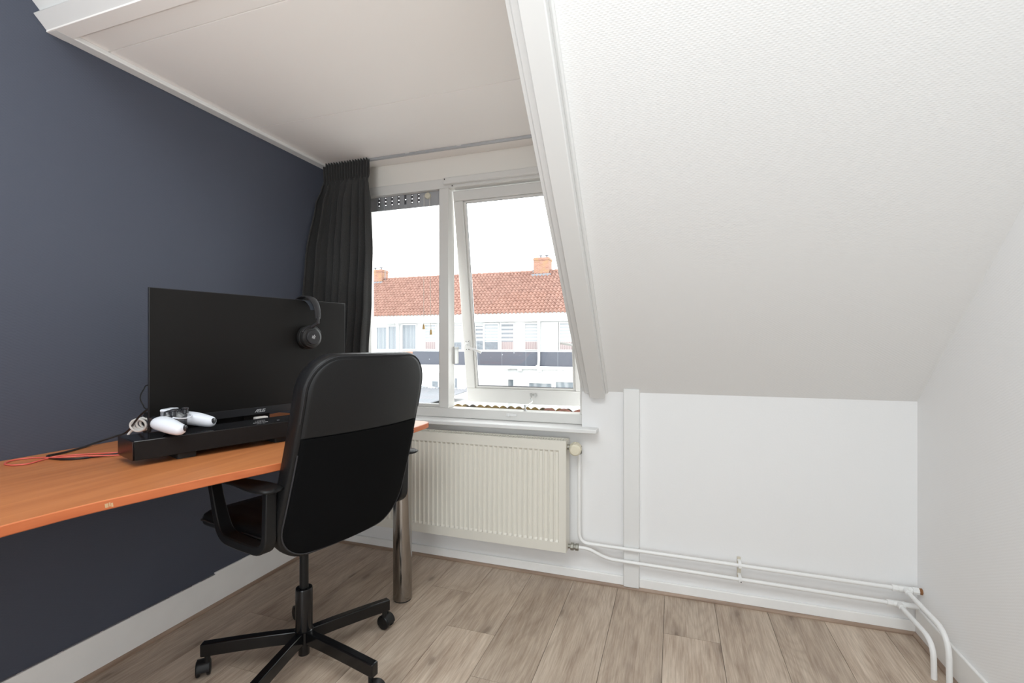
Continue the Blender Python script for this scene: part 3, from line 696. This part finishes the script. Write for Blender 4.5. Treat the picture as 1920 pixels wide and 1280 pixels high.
m = MB(); pts = [back_pt(y, h, -.0014) for y, h in bo(.0125) if h < HS - .003]; m.tube(pts, .0022, 8); m.build('piping', 'piping', back)
ang = sorted([q for q in bo(.006) if q[1] > HS], key=lambda q: math.atan2(q[1] - .80, q[0]))
m = MB(); m.tube([back_pt(y, h, .0012) for y, h in ang], .0011, 6); m.build('stitching', 'piping', back)
# armrests: closed loops with a flat flared pad
for sg in (-1, 1):
    ya = LO + sg * .262
    shape = [(.011, .009), (.011, -.009), (-.011, -.009), (-.011, .009)]
    loop = fillet([(-.178, ya, .700), (-.172, ya, .517), (-.055, ya, .514), (.048, ya, .517), (.085, ya, .590), (.122, ya, .690)], .045, 7)
    m = MB(); m.tube(loop, [1.0 + .25 * math.sin(math.pi * k / (len(loop) - 1)) for k in range(len(loop))], shape=[(a * 1.5, b * 1.2) for a, b in shape], up=(0, 1, 0))
    arm = m.build('armrest', 'blackplastic', ch, bevel=.004, seg=3)
    m = MB(); rings = []
    for x, hw, zt, th in ((-.222, .012, .700, .006), (-.215, .028, .704, .012), (-.19, .036, .707, .017), (-.14, .036, .707, .019), (-.05, .027, .703, .018), (.06, .023, .700, .016), (.14, .021, .699, .014), (.172, .018, .697, .012), (.18, .008, .694, .006)):
        yc = ya + sg * (.010 if x < -.1 else .004)
        rings.append([(x, yc + hw * math.cos(2 * math.pi * k / 16), zt - th / 2 + (th / 2) * math.copysign(abs(math.sin(2 * math.pi * k / 16)) ** .6, math.sin(2 * math.pi * k / 16))) for k in range(16)])
    m.loops(rings); m.build('arm_pad', 'blackplastic', arm, smooth=60)
    for px_, pz_ in ((-.173, .57), (-.08, .514), (.03, .516)): MB().lathe([(.006, 0), (.006, .003), (.003, .003)], (px_, ya + sg * .0125, pz_), (0, sg, 0), 12).build('bolt', 'piping', arm)
    m = MB(); m.box((-.05, min(ya, LO + sg * .20), .489), (.05, max(ya, LO + sg * .20), .500)); m.build('arm_mount', 'blackmatte', ch, bevel=.002)

# ------------------------------------------------------------------ monitor
MA = R(75.6); ML = Vector((-1.5187, 1.018)); MT = Vector((math.cos(MA), math.sin(MA))); MN = Vector((MT.y, -MT.x))
MC = ML + MT * .357
mon = thing('monitor', 'large black widescreen monitor switched off on the desk', 'monitor', (MC.x, MC.y, DZ), MA)
z0, z1 = .842 - DZ, 1.2735 - DZ; zs_ = z0 + .0265
MB().box((-.357, 0, z0), (.357, .009, z1)).build('housing', 'bezel', mon, bevel=.0015)
m = MB(); m.box((-.30, .009, z0 + .01), (.30, .045, z1 - .23)); m.build('rear_cover', 'blackmatte', mon, bevel=.012)
MB().box((-.3545, -.0008, zs_), (.3545, .0002, z1 - .0025)).build('screen', 'screen', mon, smooth=0)
MB().box((-.3565, -.003, z0 + .0005), (.3565, .0002, zs_)).build('lower_bezel', 'bezel', mon, bevel=.001)
m = MB(); m.box((-.25, .050, .01), (.05, .075, .12)); m.box((-.05, .045, .01), (.05, .074, .30)); m.build('stand_neck', 'blackmatte', mon, bevel=.004)
m = MB(); m.prism(rrect(.56, .25, .03, 6, .02, .115), 0, .010, 'z'); m.build('stand_foot', 'blackmatte', mon, bevel=.002)
# maker's lettering: four slanted letters made of strokes
def strokes(m, segs, o, sc, wdt, slant=.28, y=-.0034, dep=.0005):
    for (xa, za), (xb, zb) in segs:
        A, B = Vector((xa + slant * za, za)), Vector((xb + slant * zb, zb)); d = (B - A).normalized(); nrm = Vector((-d.y, d.x)) * wdt / 2; A, B = A - d * wdt * .5, B + d * wdt * .5
        m.prism([(o[0] + sc * q.x, o[1] + sc * q.y) for q in (A + nrm, A - nrm, B - nrm, B + nrm)], y, y + dep, 'y')
LET = [[((0, 0), (.55, 1)), ((.55, 1), (.9, 1)), ((.9, 1), (.9, 0)), ((.42, .42), (.9, .42))],
       [((1.95, 1), (1.2, 1)), ((1.2, 1), (1.2, .5)), ((1.2, .5), (1.95, .5)), ((1.95, .5), (1.95, 0)), ((1.95, 0), (1.15, 0))],
       [((2.2, 1), (2.2, 0)), ((2.2, 0), (2.95, 0)), ((2.95, 0), (2.95, 1))],
       [((3.95, 1), (3.2, 1)), ((3.2, 1), (3.2, .5)), ((3.2, .5), (3.95, .5)), ((3.95, .5), (3.95, 0)), ((3.95, 0), (3.15, 0))]]
m = MB()
for l in LET: strokes(m, l, (.324 - .357, z0 + .009), .0088, .2)
m.build('lettering', 'logo', mon, smooth=0)

# ------------------------------------------------------------------ headphones hanging on the monitor
hx = .524 - .357; hzc = 1.125 - 1.2735
hp = thing('headphones', 'black over-ear headphones hung over the right top corner of the monitor', 'headphones', (MC.x + MT.x * hx, MC.y + MT.y * hx, 1.2735), MA)
band = []
for k in range(25):
    a = math.pi * k / 24; band.append((.012 * math.cos(a) + .006, -.062 * math.cos(a) + .004, -.075 + .090 * math.sin(a) ** .8))
wid = [.011 + .006 * math.sin(math.pi * k / 24) for k in range(25)]
m = MB(); rings = []
for k, p in enumerate(band):
    a = Vector(band[max(0, k - 1)]); b = Vector(band[min(24, k + 1)]); t = (b - a).normalized(); w_ = Vector((1, 0, 0)); w_ = (w_ - t * w_.dot(t)).normalized(); n_ = t.cross(w_)
    rings.append([Vector(p) + w_ * (wid[k] * ca) + n_ * (.0035 * sa) for ca, sa in ((1, .5), (.7, 1), (-.7, 1), (-1, .5), (-1, -.5), (-.7, -1), (.7, -1), (1, -.5))])
m.loops(rings); m.build('headband', 'hp', hp, smooth=50)
m = MB(); rings = []
for k in range(3, 22):
    p = Vector(band[k]); c = Vector((p.x * .9, .004 + (p.y - .004) * .80, -.075 + (p.z + .075) * .82)); 
    a = Vector(band[k - 1]); b = Vector(band[k + 1]); t = (b - a).normalized(); w_ = (Vector((1, 0, 0)) - t * t.x).normalized(); n_ = t.cross(w_)
    rings.append([c + w_ * (.019 * ca) + n_ * (.001 * sa) for ca, sa in ((1, 1), (-1, 1), (-1, -1), (1, -1))])
m.loops(rings); m.build('inner_strap', 'hpband', hp, smooth=50)
for sg in (-1, 1):
    yb = 0 if sg < 0 else .012
    c = Vector((.006, yb + sg * .0005, hzc))
    ax = Vector((0, sg, 0))
    MB().lathe([(.030, 0), (.040, .001), (.046, .006), (.047, .012), (.045, .019), (.040, .022), (.030, .022)], c, ax, 32).build('ear_cushion', 'blackmatte', hp)
    cup = MB().lathe([(.038, .020), (.043, .022), (.044, .030), (.041, .038), (.034, .0405), (.033, .042), (.030, .0425)], c, ax, 36).build('ear_cup', 'hpcup', hp)
    MB().lathe([(.0285, .040), (.0285, .0475), (.0265, .050), (.018, .0505), (.001, .0505)], c, ax, 36).build('cup_plate', 'hp', cup)
    m = MB(); q = c + ax * .050
    ri, ro = .0042, .0062
    pts = [q + Vector((.0056 * math.cos(t), sg * .0008, .0056 * math.sin(t))) for t in [2 * math.pi * k / 20 for k in range(18)]]
    m.tube(pts, .0011, 6); m.lathe([(.0026, .0004), (.0026, .0012), (.0012, .0012)], q, ax, 14)
    for an in (150, 195, 80): m.lathe([(.0016, .0003), (.0016, .0012), (.0005, .0012)], q + Vector((.0088 * math.cos(R(an)), 0, .0088 * math.sin(R(an)))), ax, 10)
    m.build('emblem', 'logo', cup)
    m = MB(); yk = Vector(band[0] if sg < 0 else band[-1])
    m.tube([yk + Vector((0, 0, .006)), yk + Vector((0, 0, -.016)), c + ax * .034 + Vector((0, 0, .040))], [.007, .0062, .0075], 10); m.tube([c + ax * .033 + Vector((.0435 * math.cos(t), 0, .0435 * math.sin(t))) for t in [R(25 + 130 * k / 12) for k in range(13)]], .0038, 8); m.build('yoke', 'hp', hp)

# ------------------------------------------------------------------ soundbar
SA = R(72.1); SB = Vector((-1.385, .887)); STv = Vector((math.cos(SA), math.sin(SA)))
sb = thing('soundbar', 'long black soundbar lying on the desk below the monitor', 'soundbar', (SB.x, SB.y, DZ), SA)
SLN, SDP, SZ0, SZ1 = .56, .135, .0175, .0715
MB().box((.002, .004, SZ0), (SLN - .002, SDP, SZ1)).build('body', 'glossblack', sb, bevel=.003)
MB().box((.004, 0, SZ0 + .001), (SLN - .004, .0045, SZ1 - .002)).build('front_grille', 'grille', sb, bevel=.001)
MB().box((0, .002, SZ0 + .001), (.0025, SDP - .002, SZ1 - .001)).build('end_panel', 'soundside', sb, bevel=.001)
for x in (.135, .42): MB().prism(rrect(.05, .09, .006, 4, x, .062), 0, SZ0, 'z').build('foot', 'foot', sb, bevel=.001)
for x in (.34, .38, .42): MB().cbox((x, .045, SZ1 + .0002), (.008, .004, .0006)).build('touch_button', 'logo', sb, smooth=0)

# ------------------------------------------------------------------ game controller
def skin_mesh(pts, edges, radii, name, mat, parent, lv=2):
    me = bpy.data.meshes.new(name); me.from_pydata(pts, edges, []); o = bpy.data.objects.new(name, me); COL.objects.link(o)
    o.modifiers.new('skin', 'SKIN'); sv = me.skin_vertices[0].data if me.skin_vertices else None
    if sv is None:
        bm = bmesh.new(); bm.from_mesh(me); bm.verts.layers.skin.verify(); bm.to_mesh(me); bm.free(); sv = me.skin_vertices[0].data
    for k, r in enumerate(radii): sv[k].radius = r if isinstance(r, tuple) else (r, r)
    sv[0].use_root = True
    md = o.modifiers.new('sub', 'SUBSURF'); md.levels = lv; md.render_levels = lv
    dg = bpy.context.evaluated_depsgraph_get(); me2 = bpy.data.meshes.new_from_object(o.evaluated_get(dg)); me2.name = name
    bpy.data.objects.remove(o); bpy.data.meshes.remove(me)
    o = bpy.data.objects.new(name, me2); COL.objects.link(o); me2.materials.clear(); me2.materials.append(M[mat])
    for p in me2.polygons: p.use_smooth = True
    o.parent = parent; return o
# local: x along the soundbar, -y towards the viewer (the grips), z up
GA = onZ(347, 812, .845); GC = Vector((GA.x - .092, GA.y + .043))
gp = thing('game_controller', 'white game controller with black centre lying on the soundbar', 'game controller', (GC.x, GC.y, DZ + SZ1), R(107.5))
for sg in (-1, 1):
    P = [(sg * .040, .026, .037), (sg * .052, .004, .036), (sg * .061, -.024, .030), (sg * .067, -.052, .022), (sg * .069, -.074, .0185)]
    gr = skin_mesh(P, [(k, k + 1) for k in range(4)], [(.030, .020), (.031, .0225), (.027, .0225), (.021, .0195), (.0165, .0155)], 'grip', 'padwhite', gp)
    tip = min(gr.data.vertices, key=lambda v: v.co.y).co
    m = MB(); m.lathe([(.0085, 0), (.0085, .0052), (.0075, .0058)], (tip.x, tip.y + .005, tip.z), (0, -1, -.1), 20); m.build('grip_end', 'padblack', gp)
cbody = skin_mesh([(-.048, .012, .034), (0, .008, .035), (.048, .012, .034)], [(0, 1), (1, 2)], [(.027, .040), (.0265, .039), (.027, .040)], 'centre_body', 'padblack', gp)
cz = max(v.co.z for v in cbody.data.vertices)
m = MB(); m.prism(rrect(.050, .028, .008, 5, 0, .022), cz - .008, cz + .0005, 'z'); m.build('touchpad', 'padwhite', gp, bevel=.003)
for sg in (-1, 1):
    MB().lathe([(.0095, cz - .016), (.0085, cz - .005), (.0098, cz - .004), (.0105, cz - .001), (.009, cz + .001), (.004, cz - .0005)], (sg * .024, -.008, 0), n=20).build('thumbstick', 'padblack', gp)
    m = MB(); m.tube([(sg * .050, .040, .046), (sg * .034, .042, .048)], .0055, 8); m.build('trigger', 'padblack', gp)
    for dx, dy in ((.008, 0), (-.008, 0), (0, .008), (0, -.008)): MB().lathe([(.004, cz - .020), (.004, cz - .0065), (.003, cz - .006)], (sg * .033 + dx, .012 + dy, 0), n=12).build('button', 'padbutton', gp)
m = MB(); m.tube(bez([(-.036, -.014, .050), (-.027, -.026, .046), (0, -.031, .043), (.027, -.026, .046), (.036, -.014, .050)], 6), .0020, 8); m.build('trim_line', 'padwhite', gp)

# ------------------------------------------------------------------ cables and small things on the desk
def cable(name, label, pts, r, mat, cat='cable', group=None, n=8, closed=False):
    P = [Vector(p) for p in pts]; o = P[0].copy(); q = bez([p - o for p in P], n)
    m = MB(); m.tube(q, r, 8, closed); ob = m.build(name, mat); ob.location = o; return tag(ob, label, cat, group)
dz = lambda u, v, r=.003: onZ(u, v, DZ + r)
wl_ = lambda u, v, d=.012: onX(u, v, XL + d)
pts = [Vector((-1.60, 1.085, .90)), Vector((-1.645, 1.075, .865)), wl_(238, 809, .05), wl_(215, 818, .035), wl_(190, 826, .02), dz(160, 837, .004), dz(120, 848, .004), dz(95, 853, .004), dz(88.5, 855.5, .004), dz(98, 858.5, .004), dz(118, 860.5, .004), dz(150, 859, .004), dz(185, 854.5, .004), dz(215, 851, .004), dz(240, 848, .004)]
cable('power_cable', 'thick black cable looping from behind the monitor back to the soundbar', pts, .0032, 'cable')
pts = [dz(250, 846), dz(215, 848.5), dz(180, 850), dz(140, 852.5), dz(105, 855.5, .006), dz(85, 860), dz(55, 868.5), dz(30, 871.5), dz(14, 871), dz(9, 868.5), dz(22, 863), dz(50, 858.8), dz(80, 857.5), dz(110, 857.3, .009), dz(150, 855, .009), dz(190, 854, .006), dz(222, 852.8), dz(245, 851)]
cable('red_cable', 'thin coral red cable lying in a long loop on the desk', pts, .0020, 'cablered')
pts = [Vector((-1.53, 1.12, .93)), onX(281, 722, -1.72), onX(269, 731, -1.74), onX(263, 745, -1.74), onX(268, 758, -1.73), onX(279, 768, -1.70), Vector((-1.52, 1.12, .87))]
cable('monitor_cable', 'thin black cable curling out behind the left edge of the monitor', pts, .0022, 'cable')
BQ = onZ(270, 801, .815)
wb = thing('cable_bundle', 'bundle of white cable tied with a black strap behind the soundbar', 'cable bundle', (BQ.x, BQ.y, DZ))
m = MB()
for k in range(4):
    a = R(20 + 13 * k); c = Vector((.004 * k - .004, .010 * k - .016, .062)); ring = []
    for i in range(26):
        t = 2 * math.pi * i / 26; ring.append(c + Vector((.026 * math.cos(t) * math.cos(a), .026 * math.cos(t) * math.sin(a), .020 * math.sin(t) + .002 * k)))
    m.tube(ring, .0038, 8, closed=True)
m.tube(bez([(-.03, -.01, .05), (-.045, -.02, .03), (-.045, -.025, .006), (-.02, -.03, .004)], 6), .0038, 8)
m.build('coil', 'cablewhite', wb)
m = MB(); m.tube([Vector((.014 + .014 * math.cos(t), .0, .064 + .034 * math.sin(t))) for t in [2 * math.pi * k / 20 for k in range(20)]], 1, closed=True, shape=[(.002, .007), (-.002, .007), (-.002, -.007), (.002, -.007)], up=(0, 1, 0)); m.build('strap', 'cable', wb)
ad = thing('power_adapter', 'small white box behind the soundbar under the monitor', 'box', tuple(MC + MT * (-.02) + MN * .016) + (DZ + .010,), MA)
MB().box((-.022, -.011, 0), (.022, .011, .0625)).build('case', 'adapter', ad, bevel=.003)
MB().cbox((0, -.0113, .052), (.034, .001, .003)).build('seam', 'logo', ad, smooth=0)
q = onZ(774.3, 799, DZ)
co = thing('cord', 'thin dark cord standing up at the window end of the desk', 'cord', (q.x, q.y, DZ))
MB().tube([(0, 0, .004), (0, 0, .03), (0, .001, .07), (.0005, .004, .12)], .0014, 8).build('string', 'screw', co)
MB().lathe([(.003, 0), (.0035, .002), (.0025, .006), (.0015, .008)], n=12).build('weight', 'steel', co)

# ------------------------------------------------------------------ outside
def ground(o): return struct(o)
ground(MB().box((-60, 2.6, -3.3), (45, 60, -3.2)).build('ground', 'paving', smooth=0))
# own roof below the window: a strip of tiles under the sill line
TZ = (onY(874, 759, 2.5).z + onY(1006, 764.5, 2.5).z) / 2
rt = thing('roof_tiles', 'mossy roof tiles just outside below the open window', 'roof', (-1.0, 2.62, .66))
m = MB()
def own(u, v):
    x = -1.30 + 1.5 * u; y = 2.50 + .25 * v; ph = (x % .0462) / .0462
    s_ = math.sin(math.pi * ph) ** 1.0
    return (x + 1.0, y - 2.62, TZ - .016 + .016 * s_ - .35 * (y - 2.50) - .66)
m.grid(lambda u, v: own(u * .53, v), 200, 6); m.build('mossy_course', 'mosstile', rt, smooth=60, solid=.010)
m = MB()
def own2(u, v):
    x = -.66 + .60 * u; y = 2.49 + .26 * v; ph = (x % .085) / .085
    return (x + 1.0, y - 2.62, TZ - .016 + .018 * math.sin(math.pi * ph) - .004 * (1 - ph) - .35 * (y - 2.49) - .66)
m.grid(own2, 90, 6); m.build('red_course', 'redtile', rt, smooth=60, solid=.010)
struct(MB().box((-1.9, 2.33, .50), (.3, 2.50, .720)).build('trim_13', 'paint', bevel=.003))
struct(MB().box((-6, 2.74, -.75), (5, 6.5, -.55)).build('outside_bounce_slab', 'paint', smooth=0))  # unseen white slab added to bounce daylight up onto the dormer ceiling
# wall of our own house below the window (outside)
struct(MB().box((-6, 2.33, -3.2), (5, 2.36, .50)).build('wall_outside', 'render', smooth=0))

FY = 26.0
ho = thing('terraced_house', 'white row of houses with an orange tiled roof across the gardens', 'house', (-12, FY, -3.2))
def hl(): m = MB(); m.X = Matrix.Translation((12, -FY, 3.2)); return m
m = hl(); m.box((-32, FY, -3.2), (6, FY + 7, 2.84)); m.build('wall', 'render', ho, smooth=0)
# pantile roof
ey, ez, ry, rz_ = 25.55, 2.86, 29.5, 5.69
NR, TW = 15, .235
m = hl(); x_a, x_b = -26.5, 0.0; ncol = int((x_b - x_a) / TW); px_n = 6
sl_ = Vector((0, ry - ey, rz_ - ez)); ln = sl_.length; sd = sl_.normalized(); nr = Vector((0, -sd.z, sd.y))
pro = [(0, -.01), (.14, .035), (.30, .075), (.46, .080), (.64, .050), (.84, -.005)]
for r in range(NR):
    vs = []; fs = []
    base0, base1 = ln * r / NR - .06, ln * (r + 1) / NR
    W_ = ncol * px_n
    for j, (s, lift) in enumerate(((base0, -.03), (base0, .05), (base1, .0))):
        for c in range(ncol):
            for fx, h in pro:
                p = Vector((x_a + (c + fx) * TW + (.5 * TW if 0 else 0), ey, ez)) + sd * s + nr * (h + lift)
                vs.append(p)
    for j in range(2):
        for i in range(W_ - 1): fs.append((j * W_ + i, j * W_ + i + 1, (j + 1) * W_ + i + 1, (j + 1) * W_ + i))
    m._add(vs, fs)
m.build('roof', 'tile', ho, smooth=30)
m = hl(); k = 0; x = x_a
while x < x_b:
    m.tube([(x, ry, rz_ + .05), (x + .40, ry, rz_ + .03)], [.11, .095], 10); x += .38
m.build('ridge_tiles', 'tile', ho)
m = hl(); m.prism([(ry - .0, rz_ - .1), (FY + 7, 2.84), (FY, 2.84)], -32, 6, 'x'); m.build('roof_back', 'zinc', ho, smooth=0)
m = hl(); m.box((-32, 25.62, 2.36), (6, FY, 2.86)); m.build('fascia', 'fascia', ho, bevel=.01)
WL = [(-20.6, -19.8, .76, 2.13, 'lace'), (-19.6, -18.8, .76, 2.13, 'lace'), (-17.94, -17.23, .76, 2.12, 'lace'), (-17.07, -16.37, .76, 2.18, 'lace'), (-16.05, -15.12, .77, 2.26, 'lace'), (-14.45, -13.75, .77, 2.25, 'blind'), (-12.9, -12.0, .75, 2.19, 'blind'), (-11.1, -10.62, .75, 2.15, 'blinddark'), (-10.5, -9.68, .75, 2.25, 'blind'), (-9.46, -8.72, .76, 2.25, 'blinddark'), (-8.02, -7.22, .77, 2.23, 'blind'), (-6.98, -6.10, .76, 2.24, 'fascia'), (-6.00, -5.29, .77, 2.23, 'blind'), (-4.6, -3.7, .77, 2.23, 'blind')]
for (a, b, c, d, k) in WL:
    m = hl(); fw_ = .07
    m.box((a - fw_, FY - .06, c - fw_), (a, FY, d + fw_)); m.box((b, FY - .06, c - fw_), (b + fw_, FY, d + fw_)); m.box((a, FY - .06, d), (b, FY, d + fw_)); m.box((a, FY - .06, c - fw_), (b, FY, c))
    fr = m.build('window', 'fascia', ho, bevel=.006, seg=1)
    lowr = c + (d - c) * .30 if k in ('blind', 'blinddark') else c
    m = hl(); m.box((a, FY - .02, lowr), (b, FY - .01, d)); m.build('window_blind' if k.startswith('blind') else 'pane', k, fr, smooth=0)
    if lowr > c: m = hl(); m.box((a, FY - .02, c), (b, FY - .01, lowr)); m.build('pane', 'pinkdrape' if a > -15 and a not in (-12.9, -11.1, -10.5) else 'darkpane', fr, smooth=0)
m = hl(); m.box((-32, FY - .10, .60), (6, FY - .02, .67)); m.build('sill_board', 'fascia', ho, bevel=.01)
m = hl(); m.box((-15.2, 25.74, -.17), (2, 25.98, .63)); bd = m.build('slate_band', 'band', ho, smooth=0)
for sx_ in (-13.2, -11.4, -9.35, -7.9, -6.05, -4.4): m = hl(); m.cbox((sx_, 25.738, .23), (.018, .004, .78)); m.build('cladding_seam', 'zinc', bd, smooth=0)
m = hl(); m.box((-15.95, 25.74, .40), (-15.2, 25.98, .62)); m.build('brick_patch', 'brick', ho, smooth=0)
m = hl(); m.box((-15.2, 25.55, -.34), (2, 25.98, -.17)); m.build('gutter', 'fascia', ho, bevel=.02)
for u in (905, 939.6, 974.8, 1012, 1050, 870):
    q = onY(u, 697, 25.6); m = hl(); m.box((q.x - .12, 25.50, -.46), (q.x + .12, 25.62, -.34)); m.build('gutter_bracket', 'fascia', ho, bevel=.02)
m = hl(); m.box((-15.2, 25.70, -3.2), (2, 25.98, -.34)); m.build('ground_floor_wall', 'render', ho, smooth=0)
for (a, b, c, d) in ((-10.95, -10.25, -1.95, -.95), (-10.11, -8.63, -1.95, -.96), (-7.70, -6.39, -1.95, -1.12), (-6.14, -4.90, -1.95, -1.02)):
    m = hl(); fw_ = .08
    m.box((a - fw_, 25.64, c - fw_), (a, 25.70, d + fw_)); m.box((b, 25.64, c - fw_), (b + fw_, 25.70, d + fw_)); m.box((a, 25.64, d), (b, 25.70, d + fw_)); m.box((a, 25.64, c - fw_), (b, 25.70, c))
    fr = m.build('window', 'fascia', ho, bevel=.006, seg=1)
    m = hl(); m.box((a, 25.68, c), (b, 25.69, d)); m.build('pane', 'gfpane', fr, smooth=0)
for x, zb in ((-16.22, -.2), (-7.12, -.12)):
    m = hl(); m.tube([(x, 25.62, 2.40), (x, 25.66, .3), (x, 25.60, zb), (x - .12, 25.55, zb - .06)], .075, 10); m.build('downpipe', 'fascia', ho)
for (a, b, zt, yy) in ((-8.44, -7.43, 6.58, 29.5), (-21.0, -19.72, 6.42, 29.5)):
    m = hl(); m.box((a, yy - .35, 5.0), (b, yy + .45, zt)); m.box((a - .03, yy - .38, zt - .18), (b + .03, yy + .48, zt - .06)); chm = m.build('chimney', 'brick', ho, bevel=.01, seg=1)
    m = hl(); m.box((a - .12, yy - .5, 5.28), (b + .14, yy - .30, 5.52)); m.box((a - .10, yy - .2, 5.4), (a, yy + .3, 5.85)); m.build('lead_flashing', 'zinc', chm, smooth=0)
    m = hl()
    for fx in (.38, .78):
        cx = a + (b - a) * fx; m.lathe([(.07, 0), (.06, .16), (.14, .165), (.14, .19), (.03, .2)], (cx, yy, zt), n=12)
    m.build('chimney_cowl', 'zinc', chm)
an = onY(722, 523, 29.3); at_ = onY(722, 390, 29.3)
m = hl(); m.cyl((an.x, an.y, an.z - .5), (an.x, an.y, at_.z), .022, 8); m.build('antenna_pole', 'zinc', ho)
# white annex and corrugated shed seen below
AY = 20.0; al = onY(770, 698, AY); ar = onY(892, 702, AY)
ax_ = thing('annex', 'low white flat-roofed extension behind the corrugated shed', 'building', (al.x, AY, -3.2))
m = MB(); W_ = ar.x - al.x; H_ = al.z + 3.2
m.box((0, 0, 0), (W_, 4.5, H_)); m.build('wall', 'render', ax_, smooth=0)
m = MB(); m.box((-.1, -.12, H_), (W_ + .1, 4.6, H_ + .10)); m.build('flat_roof', 'fascia', ax_, bevel=.01)
q0, q1 = onY(811, 714, AY), onY(821.5, 725, AY)
m = MB(); m.box((q0.x - al.x - .05, -.03, q1.z + 3.15), (q1.x - al.x + .05, 0, q0.z + 3.25)); fr = m.build('window', 'fascia', ax_, smooth=0)
m = MB(); m.box((q0.x - al.x, -.04, q1.z + 3.2), (q1.x - al.x, -.03, q0.z + 3.2)); m.build('pane', 'darkpane', fr, smooth=0)
q0, q1 = onY(853, 709, AY), onY(857, 726, AY)
m = MB(); m.box((q0.x - al.x, -.03, q1.z + 3.2), (q1.x - al.x, 0, q0.z + 3.2)); m.build('pane', 'darkpane', ax_, smooth=0)
CYY = 16.0; c0_ = onY(740, 725.5, CYY); c1_ = onY(886, 725.5, CYY); zc_ = c0_.z
sh = thing('shed', 'shed with a grey corrugated roof in the gardens below the window', 'shed', (c0_.x, 9, -3.2))
m = MB(); LX = c1_.x - c0_.x
def cor(u, v):
    return (u * LX, v * (CYY - 9), zc_ + 3.2 - .25 * (1 - v) + .022 * math.sin(2 * math.pi * u * LX / .125))
m.grid(cor, int(LX / .125 * 8), 4); m.build('corrugated_roof', 'corr', sh, smooth=60, solid=.012)
m = MB(); m.box((.1, .2, 0), (LX - .1, CYY - 9 - .1, zc_ + 3.2 - .32)); m.build('wall', 'render', sh, smooth=0)
m = MB(); k = 0; x = .05
while x < LX: m.cbox((x, CYY - 9 + .02, zc_ + 3.2 + .045), (.30, .05, .03)); x += .62
m.build('ridge_clip', 'zinc', sh, smooth=0)

# ------------------------------------------------------------------ light
wd = bpy.data.worlds.new('overcast'); S.world = wd; wd.use_nodes = True
bg = wd.node_tree.nodes['Background']; bg.inputs[0].default_value = (0.97, 1.0, 1.0, 1); bg.inputs[1].default_value = 4.3
def area(name, loc, rot, sx, sy, power, col):
    l = bpy.data.lights.new(name, 'AREA'); l.shape = 'RECTANGLE'; l.size = sx; l.size_y = sy; l.energy = power; l.color = col
    o = bpy.data.objects.new(name, l); COL.objects.link(o); o.location = loc; o.rotation_euler = rot; return o
# added fill light in front of the windowless rear wall, behind the camera
area('rear_fill_light', (.05, YREAR + .03, 1.15), (R(90), 0, 0), 1.5, 1.9, 29, (.92, 1.0, 1.05))
# added overhead fill below the flat ceiling, no lamp fixture there
area('overhead_fill_light', (-.40, .10, ZTOP - .04), (0, 0, 0), 1.3, 1.3, 27, (.925, 1.0, 1.035))
# added upward fill behind the camera, brightens the slope and dormer ceiling
area('upward_fill_light', (-.80, -.45, .90), (R(180), 0, 0), .4, .4, 16, (.95, 1.0, 1.015))

# ------------------------------------------------------------------ camera and view
cam = bpy.data.cameras.new('camera'); co_ = bpy.data.objects.new('camera', cam); COL.objects.link(co_)
cam.sensor_fit = 'HORIZONTAL'; cam.sensor_width = 36; cam.lens = FPX / 1920 * 36; cam.shift_y = (CY - 640) / 1920
cam.clip_start = .02; cam.clip_end = 300
co_.location = (0, 0, CH); co_.rotation_euler = (R(90), 0, YAW)
S.camera = co_
S.view_settings.view_transform = 'Standard'; S.view_settings.look = 'None'; S.view_settings.gamma = 1; S.view_settings.exposure = 0.27; S.view_settings.use_curve_mapping = False
S.cycles.max_bounces = 14; S.cycles.diffuse_bounces = 8; S.cycles.transparent_max_bounces = 16
